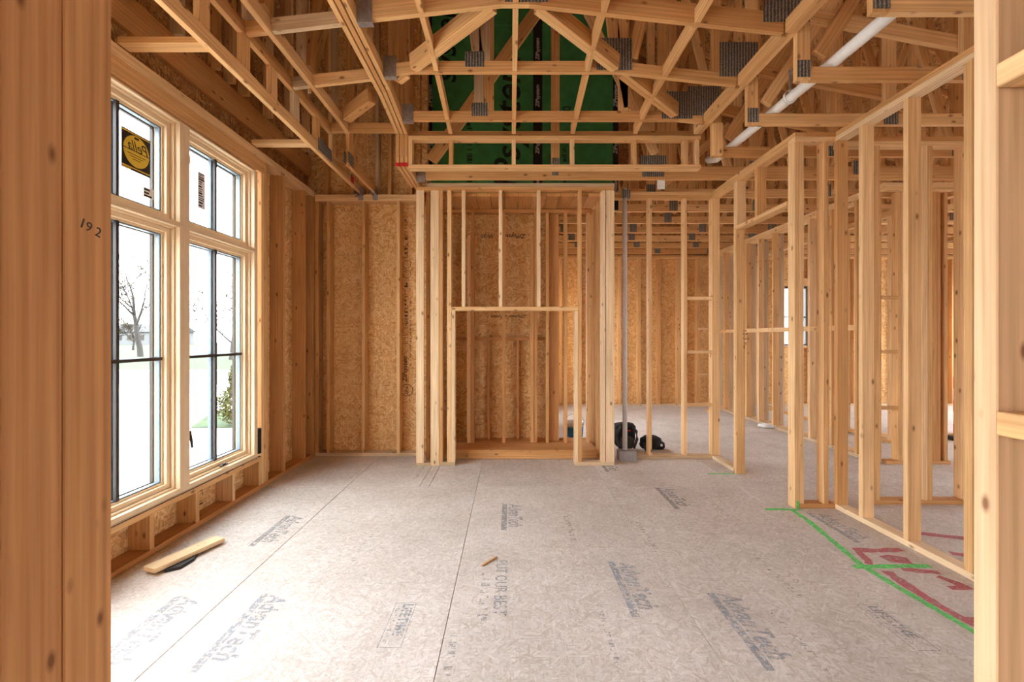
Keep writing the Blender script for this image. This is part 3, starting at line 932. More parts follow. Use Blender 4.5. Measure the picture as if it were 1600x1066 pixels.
# ================================================================== SETTING: walls of the far rooms
YW = 9.16
wfar = empty('wall_far', (5.0, YW, 0), 'far exterior stud wall with strand board and a narrow window', 'wall', kind='structure')
bx('bottom_plate', wfar, 0.6, 9.6, YW, YW + 0.09, 0, ZB, 'weathered')
bx('top_plate', wfar, 0.6, 9.6, YW, YW + 0.09, ZTOP0, ZTOP1)
bx('top_plate', wfar, 0.6, 9.6, YW, YW + 0.09, ZTOP1, ZTOP2)
x = 0.63
k = 0
while x < 9.5:
    if not (5.45 < x < 6.2):
        bx('stud', wfar, x - 0.035, x + 0.035, YW, YW + 0.09, ZB, ZTOP0, 'pine' if k % 3 else 'pine_red')
    x += 0.402
    k += 1
for a, b_, z0, z1 in ((0.6, 1.9, 0, 3.08), (1.902, 3.12, 0, 3.08), (3.122, 4.34, 0, 3.08), (4.342, 5.50, 0, 3.08), (5.502, 6.12, 0, 1.22), (5.502, 6.12, 2.44, 3.08), (6.122, 7.3, 0, 3.08), (7.302, 8.5, 0, 3.08), (8.502, 9.6, 0, 3.08)):
    sheath(wfar, a, b_, YW + 0.091, YW + 0.105, z0, z1)
for a, b_ in ((0.6, 3.6), (3.602, 6.6), (6.602, 9.6)):
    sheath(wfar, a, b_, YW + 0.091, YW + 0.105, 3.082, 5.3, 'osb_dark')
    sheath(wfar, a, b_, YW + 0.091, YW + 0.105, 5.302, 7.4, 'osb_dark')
for z in (0.62, 1.08, 1.55, 2.0, 2.45):
    bx('ladder_block', wfar, 3.84, 4.04, YW - 0.01, YW + 0.05, z, z + ZB)
bx('window_sill', wfar, 5.50, 6.12, YW, YW + 0.09, 1.18, 1.218)
bx('window_header', wfar, 5.50, 6.12, YW, YW + 0.09, 2.45, 2.60)
for x in (5.46, 6.122):
    bx('jack_stud', wfar, x, x + ZB, YW, YW + 0.09, ZB, 3.0)
w2 = empty('window_2', (5.81, YW + 0.05, 1.22), 'narrow dark-framed window in the far wall', 'window', kind='structure')
bm = joined_boxes([(5.505, 5.545, YW + 0.04, YW + 0.1, 1.222, 2.438), (6.075, 6.115, YW + 0.04, YW + 0.1, 1.222, 2.438), (5.545, 6.075, YW + 0.04, YW + 0.1, 1.222, 1.262), (5.545, 6.075, YW + 0.04, YW + 0.1, 2.398, 2.438)])
from_bm('window_frame', bm, 'dark_frame', w2)
bx('pane', w2, 5.545, 6.075, YW + 0.07, YW + 0.076, 1.262, 2.398, 'glass', 0)
bx('grille_bar', w2, 5.545, 6.075, YW + 0.06, YW + 0.068, 1.80, 1.825, 'dark_frame', 0)

wh = empty('wall_hall', (4.04, 7, 0), 'long stud partition running back beside the far room', 'wall', kind='structure')
XH = 4.04; XH2 = XH + 0.089
bx('bottom_plate', wh, XH, XH2, 4.95, YW - 0.02, 0, ZB, 'weathered')
bx('top_plate', wh, XH, XH2, 4.95, YW - 0.02, ZTOP0, ZTOP1)
bx('top_plate', wh, XH, XH2, 4.95, YW - 0.02, ZTOP1, ZTOP2)
hy = [8.85, 8.44, 8.05, 7.66, 7.28, 6.88, 6.46, 6.04, 5.63, 5.22]
for y in hy:
    bx('stud', wh, XH, XH2, y, y + ZB, ZB, ZTOP0)
for y0, y1 in zip(hy[1:], hy):
    bx('mid_block', wh, XH, XH2, y0 + 0.0385, y1 - 0.0005, 1.48, 1.545)
bx('bottom_plate', wh, XH + 0.092, XH + 0.18, 5.25, YW - 0.02, 0, ZB)
for y in hy[:-1]:
    bx('stud', wh, XH + 0.092, XH + 0.18, y + 0.03, y + 0.03 + ZB, ZB, ZTOP0, 'weathered')
bx('top_plate', wh, XH + 0.092, XH + 0.18, 5.25, YW - 0.02, ZTOP0, ZTOP1)

wc = empty('wall_closet', (3.4, 3.74, 0), 'short stud partition behind the near right wall', 'wall', kind='structure')
bx('bottom_plate', wc, 3.0, 3.90, 3.74, 3.83, 0, ZB, 'pine_red')
bx('top_plate', wc, 2.76, 3.95, 3.74, 3.83, ZTOP0, ZTOP1)
bx('top_plate', wc, 2.76, 3.95, 3.74, 3.83, ZTOP1, ZTOP2, 'pine_red')
for x in (3.05, 3.45, 3.49, 3.79):
    bx('stud', wc, x, x + ZB, 3.74, 3.83, ZB, ZTOP0)

wp = empty('wall_pantry', (4.5, 4.93, 0), 'stud partition with ladder blocking across the hall end', 'wall', kind='structure')
bx('bottom_plate', wp, 4.14, 4.85, 4.93, 5.02, 0, ZB, 'pine_red')
bx('top_plate', wp, 4.05, 4.85, 4.85, 4.94, ZTOP0, ZTOP1)
bx('top_plate', wp, 4.05, 4.85, 4.85, 4.94, ZTOP1, ZTOP2)
for x in (4.05, 4.27, 4.31, 4.66, 4.70, 4.78):
    bx('stud', wp, x, x + ZB, 4.93, 5.02, ZB, ZTOP0, 'pine_red' if x > 4.6 else 'pine')
for z in (0.60, 1.22, 1.82):
    bx('ladder_block', wp, 4.089, 4.269, 4.93, 4.97, z, z + ZB)
    bx('ladder_block', wp, 4.349, 4.659, 4.93, 4.97, z, z + ZB, 'pine_red')

wt = empty('wall_bath', (5.1, 6.0, 0), 'far right stud partition with a doorway beyond the hall', 'wall', kind='structure')
bx('top_plate', wt, 5.0, 5.09, 4.6, 8.9, ZTOP0, ZTOP1)
bx('top_plate', wt, 5.0, 5.09, 4.6, 8.9, ZTOP1, ZTOP2)
bx('bottom_plate', wt, 5.0, 5.09, 5.9, 8.9, 0, ZB)
bx('door_header', wt, 5.0, 5.09, 5.0, 5.9, 2.50, 2.54)
for y in (4.60, 5.0, 5.9, 6.3, 6.7, 7.1, 7.5, 7.9, 8.3):
    bx('stud', wt, 5.0, 5.09, y, y + ZB, ZB if y > 5.5 else 0, ZTOP0)
for y in (5.25, 5.6):
    bx('cripple_stud', wt, 5.0, 5.09, y, y + ZB, 2.54, ZTOP0)
wg = empty('wall_garage', (6.6, 6.3, 0), 'outermost stud partition beyond the hall', 'wall', kind='structure')
bx('bottom_plate', wg, 5.2, 7.2, 6.28, 6.37, 0, ZB)
bx('top_plate', wg, 5.2, 7.2, 6.28, 6.37, ZTOP0, ZTOP1)
for x in (5.9, 6.3, 6.42, 6.7, 7.1):
    bx('stud', wg, x, x + ZB, 6.28, 6.37, ZB, ZTOP0)
ws = empty('wall_wing', (0.55, 7.5, 0), 'sheathed side wall closing the back room, with openings added to light it', 'wall', kind='structure')
sheath(ws, 0.50, 0.515, 5.95, 9.27, 0, 0.5)
sheath(ws, 0.50, 0.515, 5.95, 9.27, 2.6, 3.08)
for y0, y1 in ((5.95, 6.6), (7.3, 7.9), (8.6, 9.27)):  # unseen gaps between these panels are invented to brighten the far room
    sheath(ws, 0.50, 0.515, y0, y1, 0.502, 2.598)
sheath(ws, 0.50, 0.515, 5.95, 9.27, 3.082, 6.6, 'osb_dark')
for y in (6.15, 7.55, 7.65, 9.0):
    bx('stud', ws, 0.516, 0.60, y, y + ZB, 0, 3.0)

wk = empty('wall_rear_added', (3, -4.0, 0), 'unseen rear wall behind the camera, added to cut light, with one invented opening', 'wall', kind='structure')  # unseen wall added to hold back rear light; its opening is invented
RO = [(4.6, 5.8)]
cuts = [-2.46]
for a, b_ in RO: cuts += [a, b_]
cuts.append(9.6)
for i in range(0, len(cuts), 2):
    sheath(wk, cuts[i], cuts[i + 1], -4.015, -4.0, 0, 2.45)
sheath(wk, -2.46, 3.5, -4.015, -4.0, 2.452, 5.2)
sheath(wk, 3.502, 9.6, -4.015, -4.0, 2.452, 5.2)
sheath(wk, -2.46, 3.5, -4.015, -4.0, 5.202, 7.4)
sheath(wk, 3.502, 9.6, -4.015, -4.0, 5.202, 7.4)
for a, b_ in RO:
    for x in (a - 0.04, b_):
        bx('jack_stud', wk, x, x + 0.038, -3.998, -3.86, 0, 2.45)
wo = empty('wall_outer_added', (9.6, 2.5, 0), 'unseen outer wall of the far rooms, added with invented openings to set the light', 'wall', kind='structure')  # added unseen wall; its gaps are placed to tune the side light
sheath(wo, 9.60, 9.615, -4.0, 9.3, 0, 0.75)
sheath(wo, 9.60, 9.615, -4.0, 9.3, 2.45, 4.4)
for y0, y1 in ((-4.0, -1.2), (-1.198, 1.6), (2.8, 3.6), (6.0, 6.4), (8.8, 9.3)):
    sheath(wo, 9.60, 9.615, y0, y1, 0.752, 2.448)
sheath(wl, XLO - 0.014, XLO - 0.001, -4.0, 0.86, 0, 0.3)
for y0, y1 in ((-4.0, -3.75), (-2.2, -0.6), (-0.598, 0.86)):  # unseen gap behind the camera, added to let light onto camera-facing framing
    sheath(wl, XLO - 0.014, XLO - 0.001, y0, y1, 0.302, 2.9)
sheath(wl, XLO - 0.014, XLO - 0.001, -4.0, 0.798, 2.902, 5.46)
# ================================================================== SETTING: roof
def roof_z(x): return 7.4 - 0.42 * abs(x - 2.2)
def slab(name, xa, xb, y0, y1, mat, parent=None, t=0.014):
    bm = bmesh.new()
    pts = [(xa, y0), (xb, y0), (xb, y1), (xa, y1)]
    lo = [bm.verts.new((p[0], p[1], roof_z(p[0]))) for p in pts]
    hi = [bm.verts.new((p[0], p[1], roof_z(p[0]) + t)) for p in pts]
    bm.faces.new(lo); bm.faces.new(hi[::-1])
    for k in range(4):
        bm.faces.new([lo[k], lo[(k + 1) % 4], hi[(k + 1) % 4], hi[k]])
    return from_bm(name, bm, mat, parent, origin=((xa + xb) / 2, (y0 + y1) / 2, roof_z((xa + xb) / 2)))
rf = empty('roof', (2.2, 4, 7.4), 'strand board roof deck high above the trusses', 'roof', kind='structure')
xe = [-2.6, -1.4, -0.2, 1.0, 2.2, 3.4, 4.6, 5.8, 7.0, 8.2, 9.7]
ye = [-4.2, -1.2, 1.2, 3.6, 6.0, 9.4]
for xa, xb in zip(xe, xe[1:]):
    for y0, y1 in zip(ye, ye[1:]):
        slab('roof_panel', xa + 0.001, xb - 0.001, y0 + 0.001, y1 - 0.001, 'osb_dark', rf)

# ================================================================== TRUSSES
V_L, V_R, V_B, V_F, V_Z, V_S = -1.76, 1.83, 4.375, 1.30, 3.38, 0.13
V_K = 1.17            # the side slopes are a little flatter than the back slope
def vault(x, y):
    d = min((x - V_L) / V_K, (V_R - x) / V_K, V_B - y, y - V_F)
    return V_Z + V_S * max(0.0, d)
UP = (0, 0, 1)
CH = 0.089            # chord depth
def chord_x(name, parent, x0, z0, x1, z1, y, h=CH, mat='truss', t=ZB):
    """board in the plane y; z gives its underside"""
    return beam(name, parent, (x0, y + t / 2, z0 + h / 2), (x1, y + t / 2, z1 + h / 2), h, t, UP, mat)
def chord_y(name, parent, x, y0, z0, y1, z1, h=CH, mat='truss', t=ZB):
    return beam(name, parent, (x, y0, z0 + h / 2), (x, y1, z1 + h / 2), h, t, UP, mat)
def web_x(parent, x0, z0, x1, z1, y, mat='truss', name='web', w=CH):
    d = Vector((x1 - x0, 0, z1 - z0)).normalized()
    side = Vector((d.z, 0, -d.x))
    return beam(name, parent, (x0, y + ZB / 2, z0), (x1, y + ZB / 2, z1), w, ZB, side, mat)
def web_y(parent, x, y0, z0, y1, z1, mat='truss', name='web', w=CH):
    d = Vector((0, y1 - y0, z1 - z0)).normalized()
    side = Vector((0, d.z, -d.y))
    return beam(name, parent, (x, y0, z0), (x, y1, z1), w, ZB, side, mat)
def nail_plate(parent, x, z, w, h, y, mat='plate'):
    key = ('plate', round(w, 3), round(h, 3))
    if key not in _cache:
        bm = joined_boxes([(-w / 2, w / 2, -0.005, -0.0005, -h / 2, h / 2)])
        me = bpy.data.meshes.new('nail_plate')
        bm.to_mesh(me); bm.free()
        me.materials.append(M[mat])
        _cache[key] = me
    return link('nail_plate', _cache[key], None, parent, Matrix.Translation((x, y, z)))

X_END = 9.5
def top_chords(t, y, xa=-1.02, xb=X_END, h=CH):
    off = h / 2 / math.cos(math.atan(0.42)) + 0.004
    def P(x): return (x, y + ZB / 2, roof_z(x) - off)
    beam('top_chord', t, P(xa), P(2.19), h, ZB, UP)
    beam('top_chord', t, P(2.21), P(xb), h, ZB, UP)
def far_webs(t, y, x_from, step=1.15, z0=ZTOP2 + CH + 0.002):
    x = x_from
    k = 0
    while x < X_END - 0.7:
        zt = roof_z(x) - 0.12
        web_x(t, x, z0, x, zt, y, name='vertical_web')
        xn = x + step
        if xn < X_END - 0.4:
            if k % 2: web_x(t, x + 0.08, z0 + 0.05, xn - 0.07, roof_z(xn) - 0.35, y)
            else: web_x(t, x + 0.08, zt - 0.25, xn - 0.07, z0 + 0.05, y)
        nail_plate(t, x, z0 - 0.02, 0.11, 0.14, y)
        x = xn
        k += 1

truss_y = [2.31, 2.92, 3.53, 4.15]
ordinal = ['first', 'second', 'third', 'fourth']
XG = -0.998           # right face of the triple girder
for k, y in enumerate(truss_y):
    t = empty('roof_truss', (1.0, y, 3.4), ordinal[k] + ' cross truss from the camera, framing the vaulted ceiling over the room', 'roof truss', 'cross trusses over the room')
    d = V_B - y
    xl, xr = V_L + d * V_K, V_R - d * V_K
    pk = (V_L + V_R) / 2
    if xl > xr: xl = xr = pk
    pts = [XG]
    if xl > XG + 0.02: pts.append(xl)
    if xr - pts[-1] > 0.02: pts.append(xr)
    pts.append(V_R - 0.04)
    for a, b_ in zip(pts, pts[1:]):
        chord_x('bottom_chord', t, a + 0.001, vault(a, y), b_ - 0.001, vault(b_, y), y, 0.13 if k == 1 else CH)
    # step down at the tray edge
    bx('tray_post', t, 1.868, 1.957, y, y + ZB, ZTOP2, roof_z(1.91) - 0.12, 'truss')
    chord_x('bottom_chord', t, 1.9575, ZTOP2, X_END, ZTOP2, y)
    bx('tray_post_face', t, 1.868, 1.957, y - 0.0385, y - 0.0005, ZTOP2, 3.37, 'truss') if k == 3 else None
    nail_plate(t, 1.915, 3.15, 0.085, 0.11, y)
    for px, pz, pw, ph in ((1.80, vault(1.75, y) + 0.20, 0.30, 0.27),):
        nail_plate(t, px, pz, pw, ph, y - 0.001)
    nail_plate(t, min(xr, 1.6) - 0.02, vault(min(xr, 1.6), y) + 0.14, 0.28, 0.25, y - 0.001)
    nail_plate(t, -0.28 if k > 1 else 0.02, vault(0, y) + 0.10, 0.15, 0.12, y - 0.001)
    top_chords(t, y, -1.0)
    zc = lambda x: vault(x, y) + (0.13 if k == 1 else CH) + 0.002
    web_x(t, 1.96, 3.545, 3.25, 3.30, y + 0.04, name='sloped_brace')
    if k == 3:
        web_x(t, -0.29, zc(-0.3), -0.29, roof_z(-0.3) - 0.12, y, 'weathered', 'vertical_web')
        web_x(t, -0.195, zc(-0.2), -0.195, roof_z(-0.2) - 0.12, y, 'truss', 'vertical_web')
        web_x(t, 1.05, zc(1.0), 1.05, roof_z(1.05) - 0.12, y, 'truss', 'vertical_web')
        web_x(t, 1.1, zc(1.1) + 0.03, 0.55, roof_z(0.6) - 0.2, y)
    else:
        web_x(t, -0.25, zc(-0.3), -0.55, roof_z(-0.55) - 0.12, y, 'weathered')
        web_x(t, -0.2, zc(-0.2), -0.2, roof_z(-0.2) - 0.12, y, 'weathered', 'vertical_web')
        web_x(t, min(xr, 1.0), zc(min(xr, 1.0)) + 0.02, min(xr, 1.0) - 0.30, roof_z(0.3) - 0.2, y)
        web_x(t, min(xr, 1.0) + 0.05, zc(min(xr, 1.0)), min(xr, 1.0) + 0.05, roof_z(1.0) - 0.2, y, 'truss', 'vertical_web')
        web_x(t, min(xr, 1.0) + 0.12, zc(min(xr, 1.0)) + 0.02, 1.80, roof_z(1.8) - 0.4, y)
    web_x(t, 2.02, 3.25, 2.9, 4.6, y)
    far_webs(t, y, 3.0)
    # steel hanger at the girder
    za = vault(XG, y)
    hb = joined_boxes([(XG, XG + 0.10, y - 0.006, y - 0.003, za - 0.01, za + 0.15), (XG, XG + 0.10, y + ZB + 0.003, y + ZB + 0.006, za - 0.01, za + 0.15), (XG, XG + 0.10, y - 0.006, y + ZB + 0.006, za - 0.014, za - 0.010)])
    from_bm('truss_hanger', hb, 'hanger', t)

# girder truss over the fireplace front
y = 4.76
t = empty('roof_truss', (1.0, y, 3.076), 'heavy flat girder truss right above the fireplace opening', 'roof truss')
chord_x('bottom_chord', t, -0.99, 3.078, X_END, 3.078, y, 0.14)
top_chords(t, y, -1.0)
web_x(t, 0.482, 3.22, 0.482, roof_z(0.48) - 0.12, y, 'truss', 'vertical_web')
web_x(t, -0.84, 3.28, 0.36, 4.98, y, w=0.13)
web_x(t, 0.62, 5.3, 1.55, 3.35, y)
web_x(t, 1.62, 3.22, 1.62, roof_z(1.6) - 0.12, y, 'truss', 'vertical_web')
far_webs(t, y, 2.6, 1.1, 3.222)
nail_plate(t, 0.482, 3.15, 0.07, 0.06, y)
nail_plate(t, 0.482, 3.25, 0.08, 0.11, y)
nail_plate(t, 1.52, 3.16, 0.23, 0.11, y)
nail_plate(t, 1.52, 3.28, 0.28, 0.10, y)
hb = joined_boxes([(-0.998, -0.90, y - 0.006, y - 0.003, 3.06, 3.2), (-0.998, -0.90, y - 0.006, y + ZB + 0.006, 3.056, 3.06), (-0.998, -0.90, y + ZB + 0.003, y + ZB + 0.006, 3.06, 3.2)])
from_bm('truss_hanger', hb, 'hanger', t)

# trusses over the far rooms
fo = ['first', 'second', 'third', 'fourth', 'fifth', 'sixth', 'seventh']
for k in range(7):
    y = 5.37 + 0.61 * k
    t = empty('roof_truss', (4.0, y, 3.076), fo[k] + ' flat truss behind the fireplace, over the far rooms', 'roof truss', 'trusses over the far rooms')
    xa = 1.44 if y < 5.95 else 0.62
    chord_x('bottom_chord', t, xa, ZTOP2 + 0.001, X_END, ZTOP2 + 0.001, y, 0.10)
    top_chords(t, y, xa)
    far_webs(t, y, xa + 0.25 + 0.2 * (k % 3), 1.05 + 0.06 * (k % 2), 3.18)
    if k % 2 == 0:
        web_x(t, xa + 0.4, 3.24, xa + 1.2, 3.95, y)

# triple girder and the trusses running in depth
def depth_profile(t, x, thick=ZB, plate=True, y_near=1.0, back=5.02, shade='truss'):
    dh = (x - V_L) / V_K
    yh = V_B - dh
    segs = []
    chord_y('bottom_chord', t, x, back, 3.078, V_B - 0.001, 3.078, CH, shade, thick)
    web_y(t, x, V_B + 0.0445, 3.168, V_B + 0.0445, roof_z(x) - 0.12, shade, 'tray_post')
    chord_y('bottom_chord', t, x, V_B - 0.001, V_Z, yh, vault(x, yh), CH, shade, thick)
    chord_y('bottom_chord', t, x, yh - 0.001, vault(x, yh), y_near, vault(x, yh), CH, shade, thick)
    zt = roof_z(x) - 0.10
    chord_y('top_chord', t, x, back, zt - CH, y_near, zt - CH, CH, shade)
tg = empty('girder_truss', (-1.06, 4.4, 3.08), 'three-ply girder truss with red mark at its step, carrying the cross trusses', 'roof truss')
for x in (-1.099, -1.0575, -1.016):
    depth_profile(tg, x, 0.034)
    bx('red_paint_mark', tg, x - 0.017, x + 0.017, V_B - 0.004, V_B + 0.025, 3.0755, 3.0775, 'red', 0)
    bx('red_paint_mark', tg, x - 0.017, x + 0.017, V_B - 0.0035, V_B - 0.0015, 3.078, 3.105, 'red', 0)
for yy in (1.9, 2.6, 3.3, 4.0):
    web_y(tg, -1.0565, yy, 3.58, yy, roof_z(-1.06) - 0.2, 'truss', 'vertical_web')
    web_y(tg, -1.096, yy - 0.55, 3.60, yy - 0.08, roof_z(-1.06) - 0.25, 'weathered')
t1 = empty('roof_truss', (-1.58, 4.4, 3.08), 'single-ply stepped truss running in depth between window wall and girder', 'roof truss')
depth_profile(t1, -1.585)
for yy in (2.1, 2.75, 3.4, 4.05):
    web_y(t1, -1.585, yy, 3.50, yy, roof_z(-1.58) - 0.2, 'weathered' if yy > 3 else 'truss', 'vertical_web')
    web_y(t1, -1.585, yy - 0.5, 3.52, yy - 0.08, roof_z(-1.58) - 0.3, 'truss')
web_y(t1, -1.585, 4.46, 3.2, 4.95, 4.2, 'truss')
nl = bx('nail_plate', t1, -1.609, -1.605, 4.33, 4.48, 3.09, 3.2, 'plate', 0)
bx('nail_plate', t1, -1.565, -1.561, 4.33, 4.48, 3.09, 3.2, 'plate', 0)
t2 = empty('roof_truss', (-1.75, 4.4, 3.08), 'flat truss nearest the window wall, with the tray edge above its chord', 'roof truss')
chord_y('bottom_chord', t2, -1.755, 5.02, 3.078, 1.0, 3.078, CH)
chord_y('tray_edge', t2, -1.755, V_B, V_Z, 1.0, V_Z, CH)
web_y(t2, -1.755, V_B + 0.0445, 3.168, V_B + 0.0445, roof_z(-1.75) - 0.12, 'truss', 'tray_post')
for yy in (2.3, 2.55, 2.95, 3.3, 3.65, 4.05):
    web_y(t2, -1.755, yy, 3.168, yy, 3.379, random.choice(['truss', 'weathered']), 'vertical_web')
for yy in (2.2, 3.0, 3.8):
    web_y(t2, -1.755, yy, 3.471, yy, roof_z(-1.75) - 0.2, 'weathered', 'vertical_web')
    web_y(t2, -1.755, yy + 0.08, 3.55, yy + 0.7, 4.9, 'truss')
chord_y('top_chord', t2, -1.755, 5.02, roof_z(-1.755) - 0.2, 1.0, roof_z(-1.755) - 0.2, CH)
bx('nail_plate', t2, -1.735, -1.7315, 4.05, 4.35, 3.10, 3.21, 'plate', 0)
bx('red_paint_mark', t2, -1.735, -1.7325, 4.88, 4.97, 3.10, 3.17, 'red', 0)
# clips where the depth trusses land on the back plate
for x in (-1.585, -1.755, -1.06):
    own = t1 if x == -1.585 else t2 if x < -1.6 else tg
    cb = joined_boxes([(x - 0.03, x + 0.03, 5.262, 5.268, 3.01, 3.10), (x - 0.03, x - 0.024, 5.15, 5.268, 3.06, 3.13), (x + 0.024, x + 0.03, 5.15, 5.268, 3.06, 3.13)])
    from_bm('truss_clip', cb, 'hanger', own)
    chord_y('bottom_chord', own, x, 5.40, 3.082, 5.022, 3.080, CH)

# ================================================================== SETTING: framed vault of the ceiling
ce = empty('ceiling', (0, 3, 3.4), 'vaulted ceiling frame of purlins, hips and a stepped tray edge', 'ceiling', kind='structure')
ends = [V_B - 0.002] + [y for y in truss_y[::-1]]
for x in (-0.58, 0.036, 0.61, 1.22):
    prev = V_B
    for y in truss_y[::-1]:
        y0 = prev - 0.0015
        y1 = y + ZB + 0.0015
        d = min(x - V_L, V_R - x) / V_K
        yb = V_B - d
        if y1 < yb < y0:
            chord_y('purlin', ce, x, y0, vault(x, y0), yb, vault(x, yb))
            chord_y('purlin', ce, x, yb, vault(x, yb), y1, vault(x, y1))
        else:
            chord_y('purlin', ce, x, y0, vault(x, y0), y1, vault(x, y1))
        prev = y
# doubled edge purlin
prev = V_B
for y in truss_y[::-1]:
    for xx in (1.81, 1.8485):
        chord_y('edge_purlin', ce, xx, prev - 0.0015, V_Z, y + (ZB + 0.0015 if xx < 1.83 else 0.0015), V_Z)
    prev = y
for a, b_ in ((2.306, 1.0),):
    for xx in (1.81, 1.8485):
        chord_y('edge_purlin', ce, xx, a, V_Z, b_, V_Z)
# blocks between the depth trusses
for y in (2.93, 3.56, 4.33):
    for a, b_ in ((-1.735, -1.605), (-1.565, -1.116)):
        za, zb = vault(a, y), vault(b_, y)
        chord_x('blocking', ce, a, za, b_, zb, y, CH, random.choice(['truss', 'weathered']))
for y in (2.62, 3.98):
    bx('blocking', ce, -2.30, -1.775, y, y + 0.089, 3.122, 3.16, 'pine')
# hips
def hip(xa, ya, xb, yb):
    for o in (-0.0195, 0.0195):
        d = Vector((xb - xa, yb - ya, 0)).normalized()
        n = Vector((-d.y, d.x, 0)) * o
        beam('hip_board', ce, (xa + n.x, ya + n.y, vault(xa, ya) + 0.06), (xb + n.x, yb + n.y, vault(xb, yb) + 0.06), 0.12, ZB, UP, 'truss')
def hx_(y, side): return V_L + V_K * (V_B - y) if side < 0 else V_R - V_K * (V_B - y)
for side, ya, yb in ((-1, 4.17, 3.90), (-1, 3.655, 3.58), (-1, 3.52, 2.97), (1, 4.10, 3.58), (1, 3.52, 2.97)):
    hip(hx_(ya, side), ya, hx_(yb, side), yb)
# tray ladder along the back edge
bx('tray_rail', ce, -0.995, 1.868, V_B + 0.002, V_B + 0.09, 3.05, 3.088, 'pine')
bx('tray_rail', ce, -0.995, 1.868, V_B + 0.002, V_B + 0.09, 3.332, 3.372, 'pine')
bx('tray_rail', ce, -0.995, 1.85, V_B + 0.10, V_B + 0.138, 3.372, 3.46, 'pine_red')
for x in (-0.975, -0.58, 0.036, 0.61, 1.22, 1.72, 1.83):
    bx('tray_post', ce, x - 0.019, x + 0.019, V_B + 0.002, V_B + 0.09, 3.0885, 3.3315, 'pine')

# ================================================================== THINGS: pipes
pp = tube_bm([(2.13, 1.2, 3.204), (2.12, 3.0, 3.204), (2.09, 4.55, 3.208), (2.08, 4.70, 3.26)], 0.037, 20)
pipe = from_bm('drain_pipe', pp, 'pvc', None, True, (2.12, 3.0, 3.213))
tag(pipe, 'white plastic pipe lying across the truss chords', 'pipe')
yh_ = 3.38
hb = lathe_bm([(0.045, -0.012), (0.050, -0.012), (0.050, 0.012), (0.045, 0.012), (0.045, -0.012)], 24)
bmesh.ops.rotate(hb, verts=hb.verts, cent=(0, 0, 0), matrix=Matrix.Rotation(PI / 2, 3, 'X'))
bmesh.ops.translate(hb, verts=hb.verts, vec=(2.113, yh_, 3.213))
from_bm('hanger_ring', hb, 'white', pipe, True)
hs = joined_boxes([(2.105, 2.121, yh_ - 0.008, yh_ + 0.008, 3.262, 3.42)])
from_bm('hanger_strap', hs, 'hanger', pipe)

cp = tube_bm([(1.31, 5.11, 0.115), (1.31, 5.115, 1.5), (1.31, 5.12, 3.10)], 0.0265, 20)
cd = from_bm('conduit_pipe', cp, 'conduit', None, True, (1.31, 5.11, 0))
tag(cd, 'upright grey plastic conduit standing in a grey box beside the fireplace', 'pipe')
bx('base_box', cd, 1.225, 1.425, 5.035, 5.155, 0.0, 0.118, 'box_grey', 0.004)
bx('top_strap', cd, 1.28, 1.37, 5.088, 5.157, 2.985, 3.075, 'plate', 0.002)
def rod(name, parent, x, y, z0, z1, r, mat):
    return from_bm(name, tube_bm([(x, y, z0), (x, y, z1)], r, 12), mat, parent, True)

# ================================================================== THINGS: floor items
lb = empty('loose_board', (-2.08, 2.85, 0), 'short loose pine board lying on the floor by the window wall', 'board')
A = Vector((-2.125, 2.635, 0)); B = Vector((-1.985, 3.06, 0))
ob = beam('plank', lb, A + Vector((0, 0, 0.030)), B + Vector((0, 0, 0.024)), 0.10, 0.026, (1, -0.33, 0), 'board_pine')
print_row('board_print', lb, (-2.045, 2.87, 0.0412), (0.31, 0.95, -0.014), (-0.95, 0.31, 0), 0.13, 0.022, 'floor_ink', 11)
sb = bmesh.new()
pts = [(-2.05, 2.655), (-1.985, 2.70), (-1.975, 2.80), (-2.0, 2.87), (-2.05, 2.85)]
lo = [sb.verts.new((p[0], p[1], 0.001)) for p in pts]
hi = [sb.verts.new((p[0] - 0.005, p[1] + 0.004, 0.016)) for p in pts]
sb.faces.new(lo); sb.faces.new(hi[::-1])
for k in range(5):
    sb.faces.new([lo[k], lo[(k + 1) % 5], hi[(k + 1) % 5], hi[k]])
scrap = from_bm('tar_paper_scrap', sb, 'black', None, False, (-2.0, 2.75, 0))
tag(scrap, 'torn black scrap sticking out from under the loose board', 'scrap')
sp = beam('wood_splinter', None, (-0.172, 2.735, 0.006), (-0.085, 2.845, 0.006), 0.010, 0.008, (1, -0.8, 0), 'pine_red', 0.001)
tag(sp, 'thin wood splinter on the bare floor near the printed letters', 'splinter')

# backpack: lumpy body with a flap, straps and a handle
def blob(name, parent, c, s, mat, seed=0, amp=0.08, cut=0.0, sub=3, power=2.6):
    bm = bmesh.new()
    bmesh.ops.create_icosphere(bm, subdivisions=sub, radius=1.0)
    rr = random.Random(seed)
    ph = [rr.uniform(0, 6.28) for _ in range(6)]
    for v in bm.verts:
        p = v.co.normalized()
        m = (abs(p.x) ** power + abs(p.y) ** power + abs(p.z) ** power) ** (-1 / power)
        w = 1 + amp * (math.sin(4 * p.x + ph[0]) * math.sin(5 * p.y + ph[1]) + 0.6 * math.sin(7 * p.z + ph[2]) * math.sin(6 * p.x + ph[3]))
        q = p * m * w
        z = max(q.z, -1 + cut)
        v.co = Vector((c[0] + q.x * s[0], c[1] + q.y * s[1], c[2] + z * s[2]))
    zmin = min(v.co.z for v in bm.verts)
    return from_bm(name, bm, mat, parent, True)
bp_ = empty('backpack', (1.42, 5.62, 0), 'black backpack sitting upright on the far floor behind the grey conduit', 'backpack')
blob('body', bp_, (1.435, 5.62, 0.165), (0.135, 0.10, 0.16), 'fabric', 3, 0.05)
blob('front_pocket', bp_, (1.44, 5.53, 0.10), (0.09, 0.035, 0.085), 'fabric2', 4, 0.05)
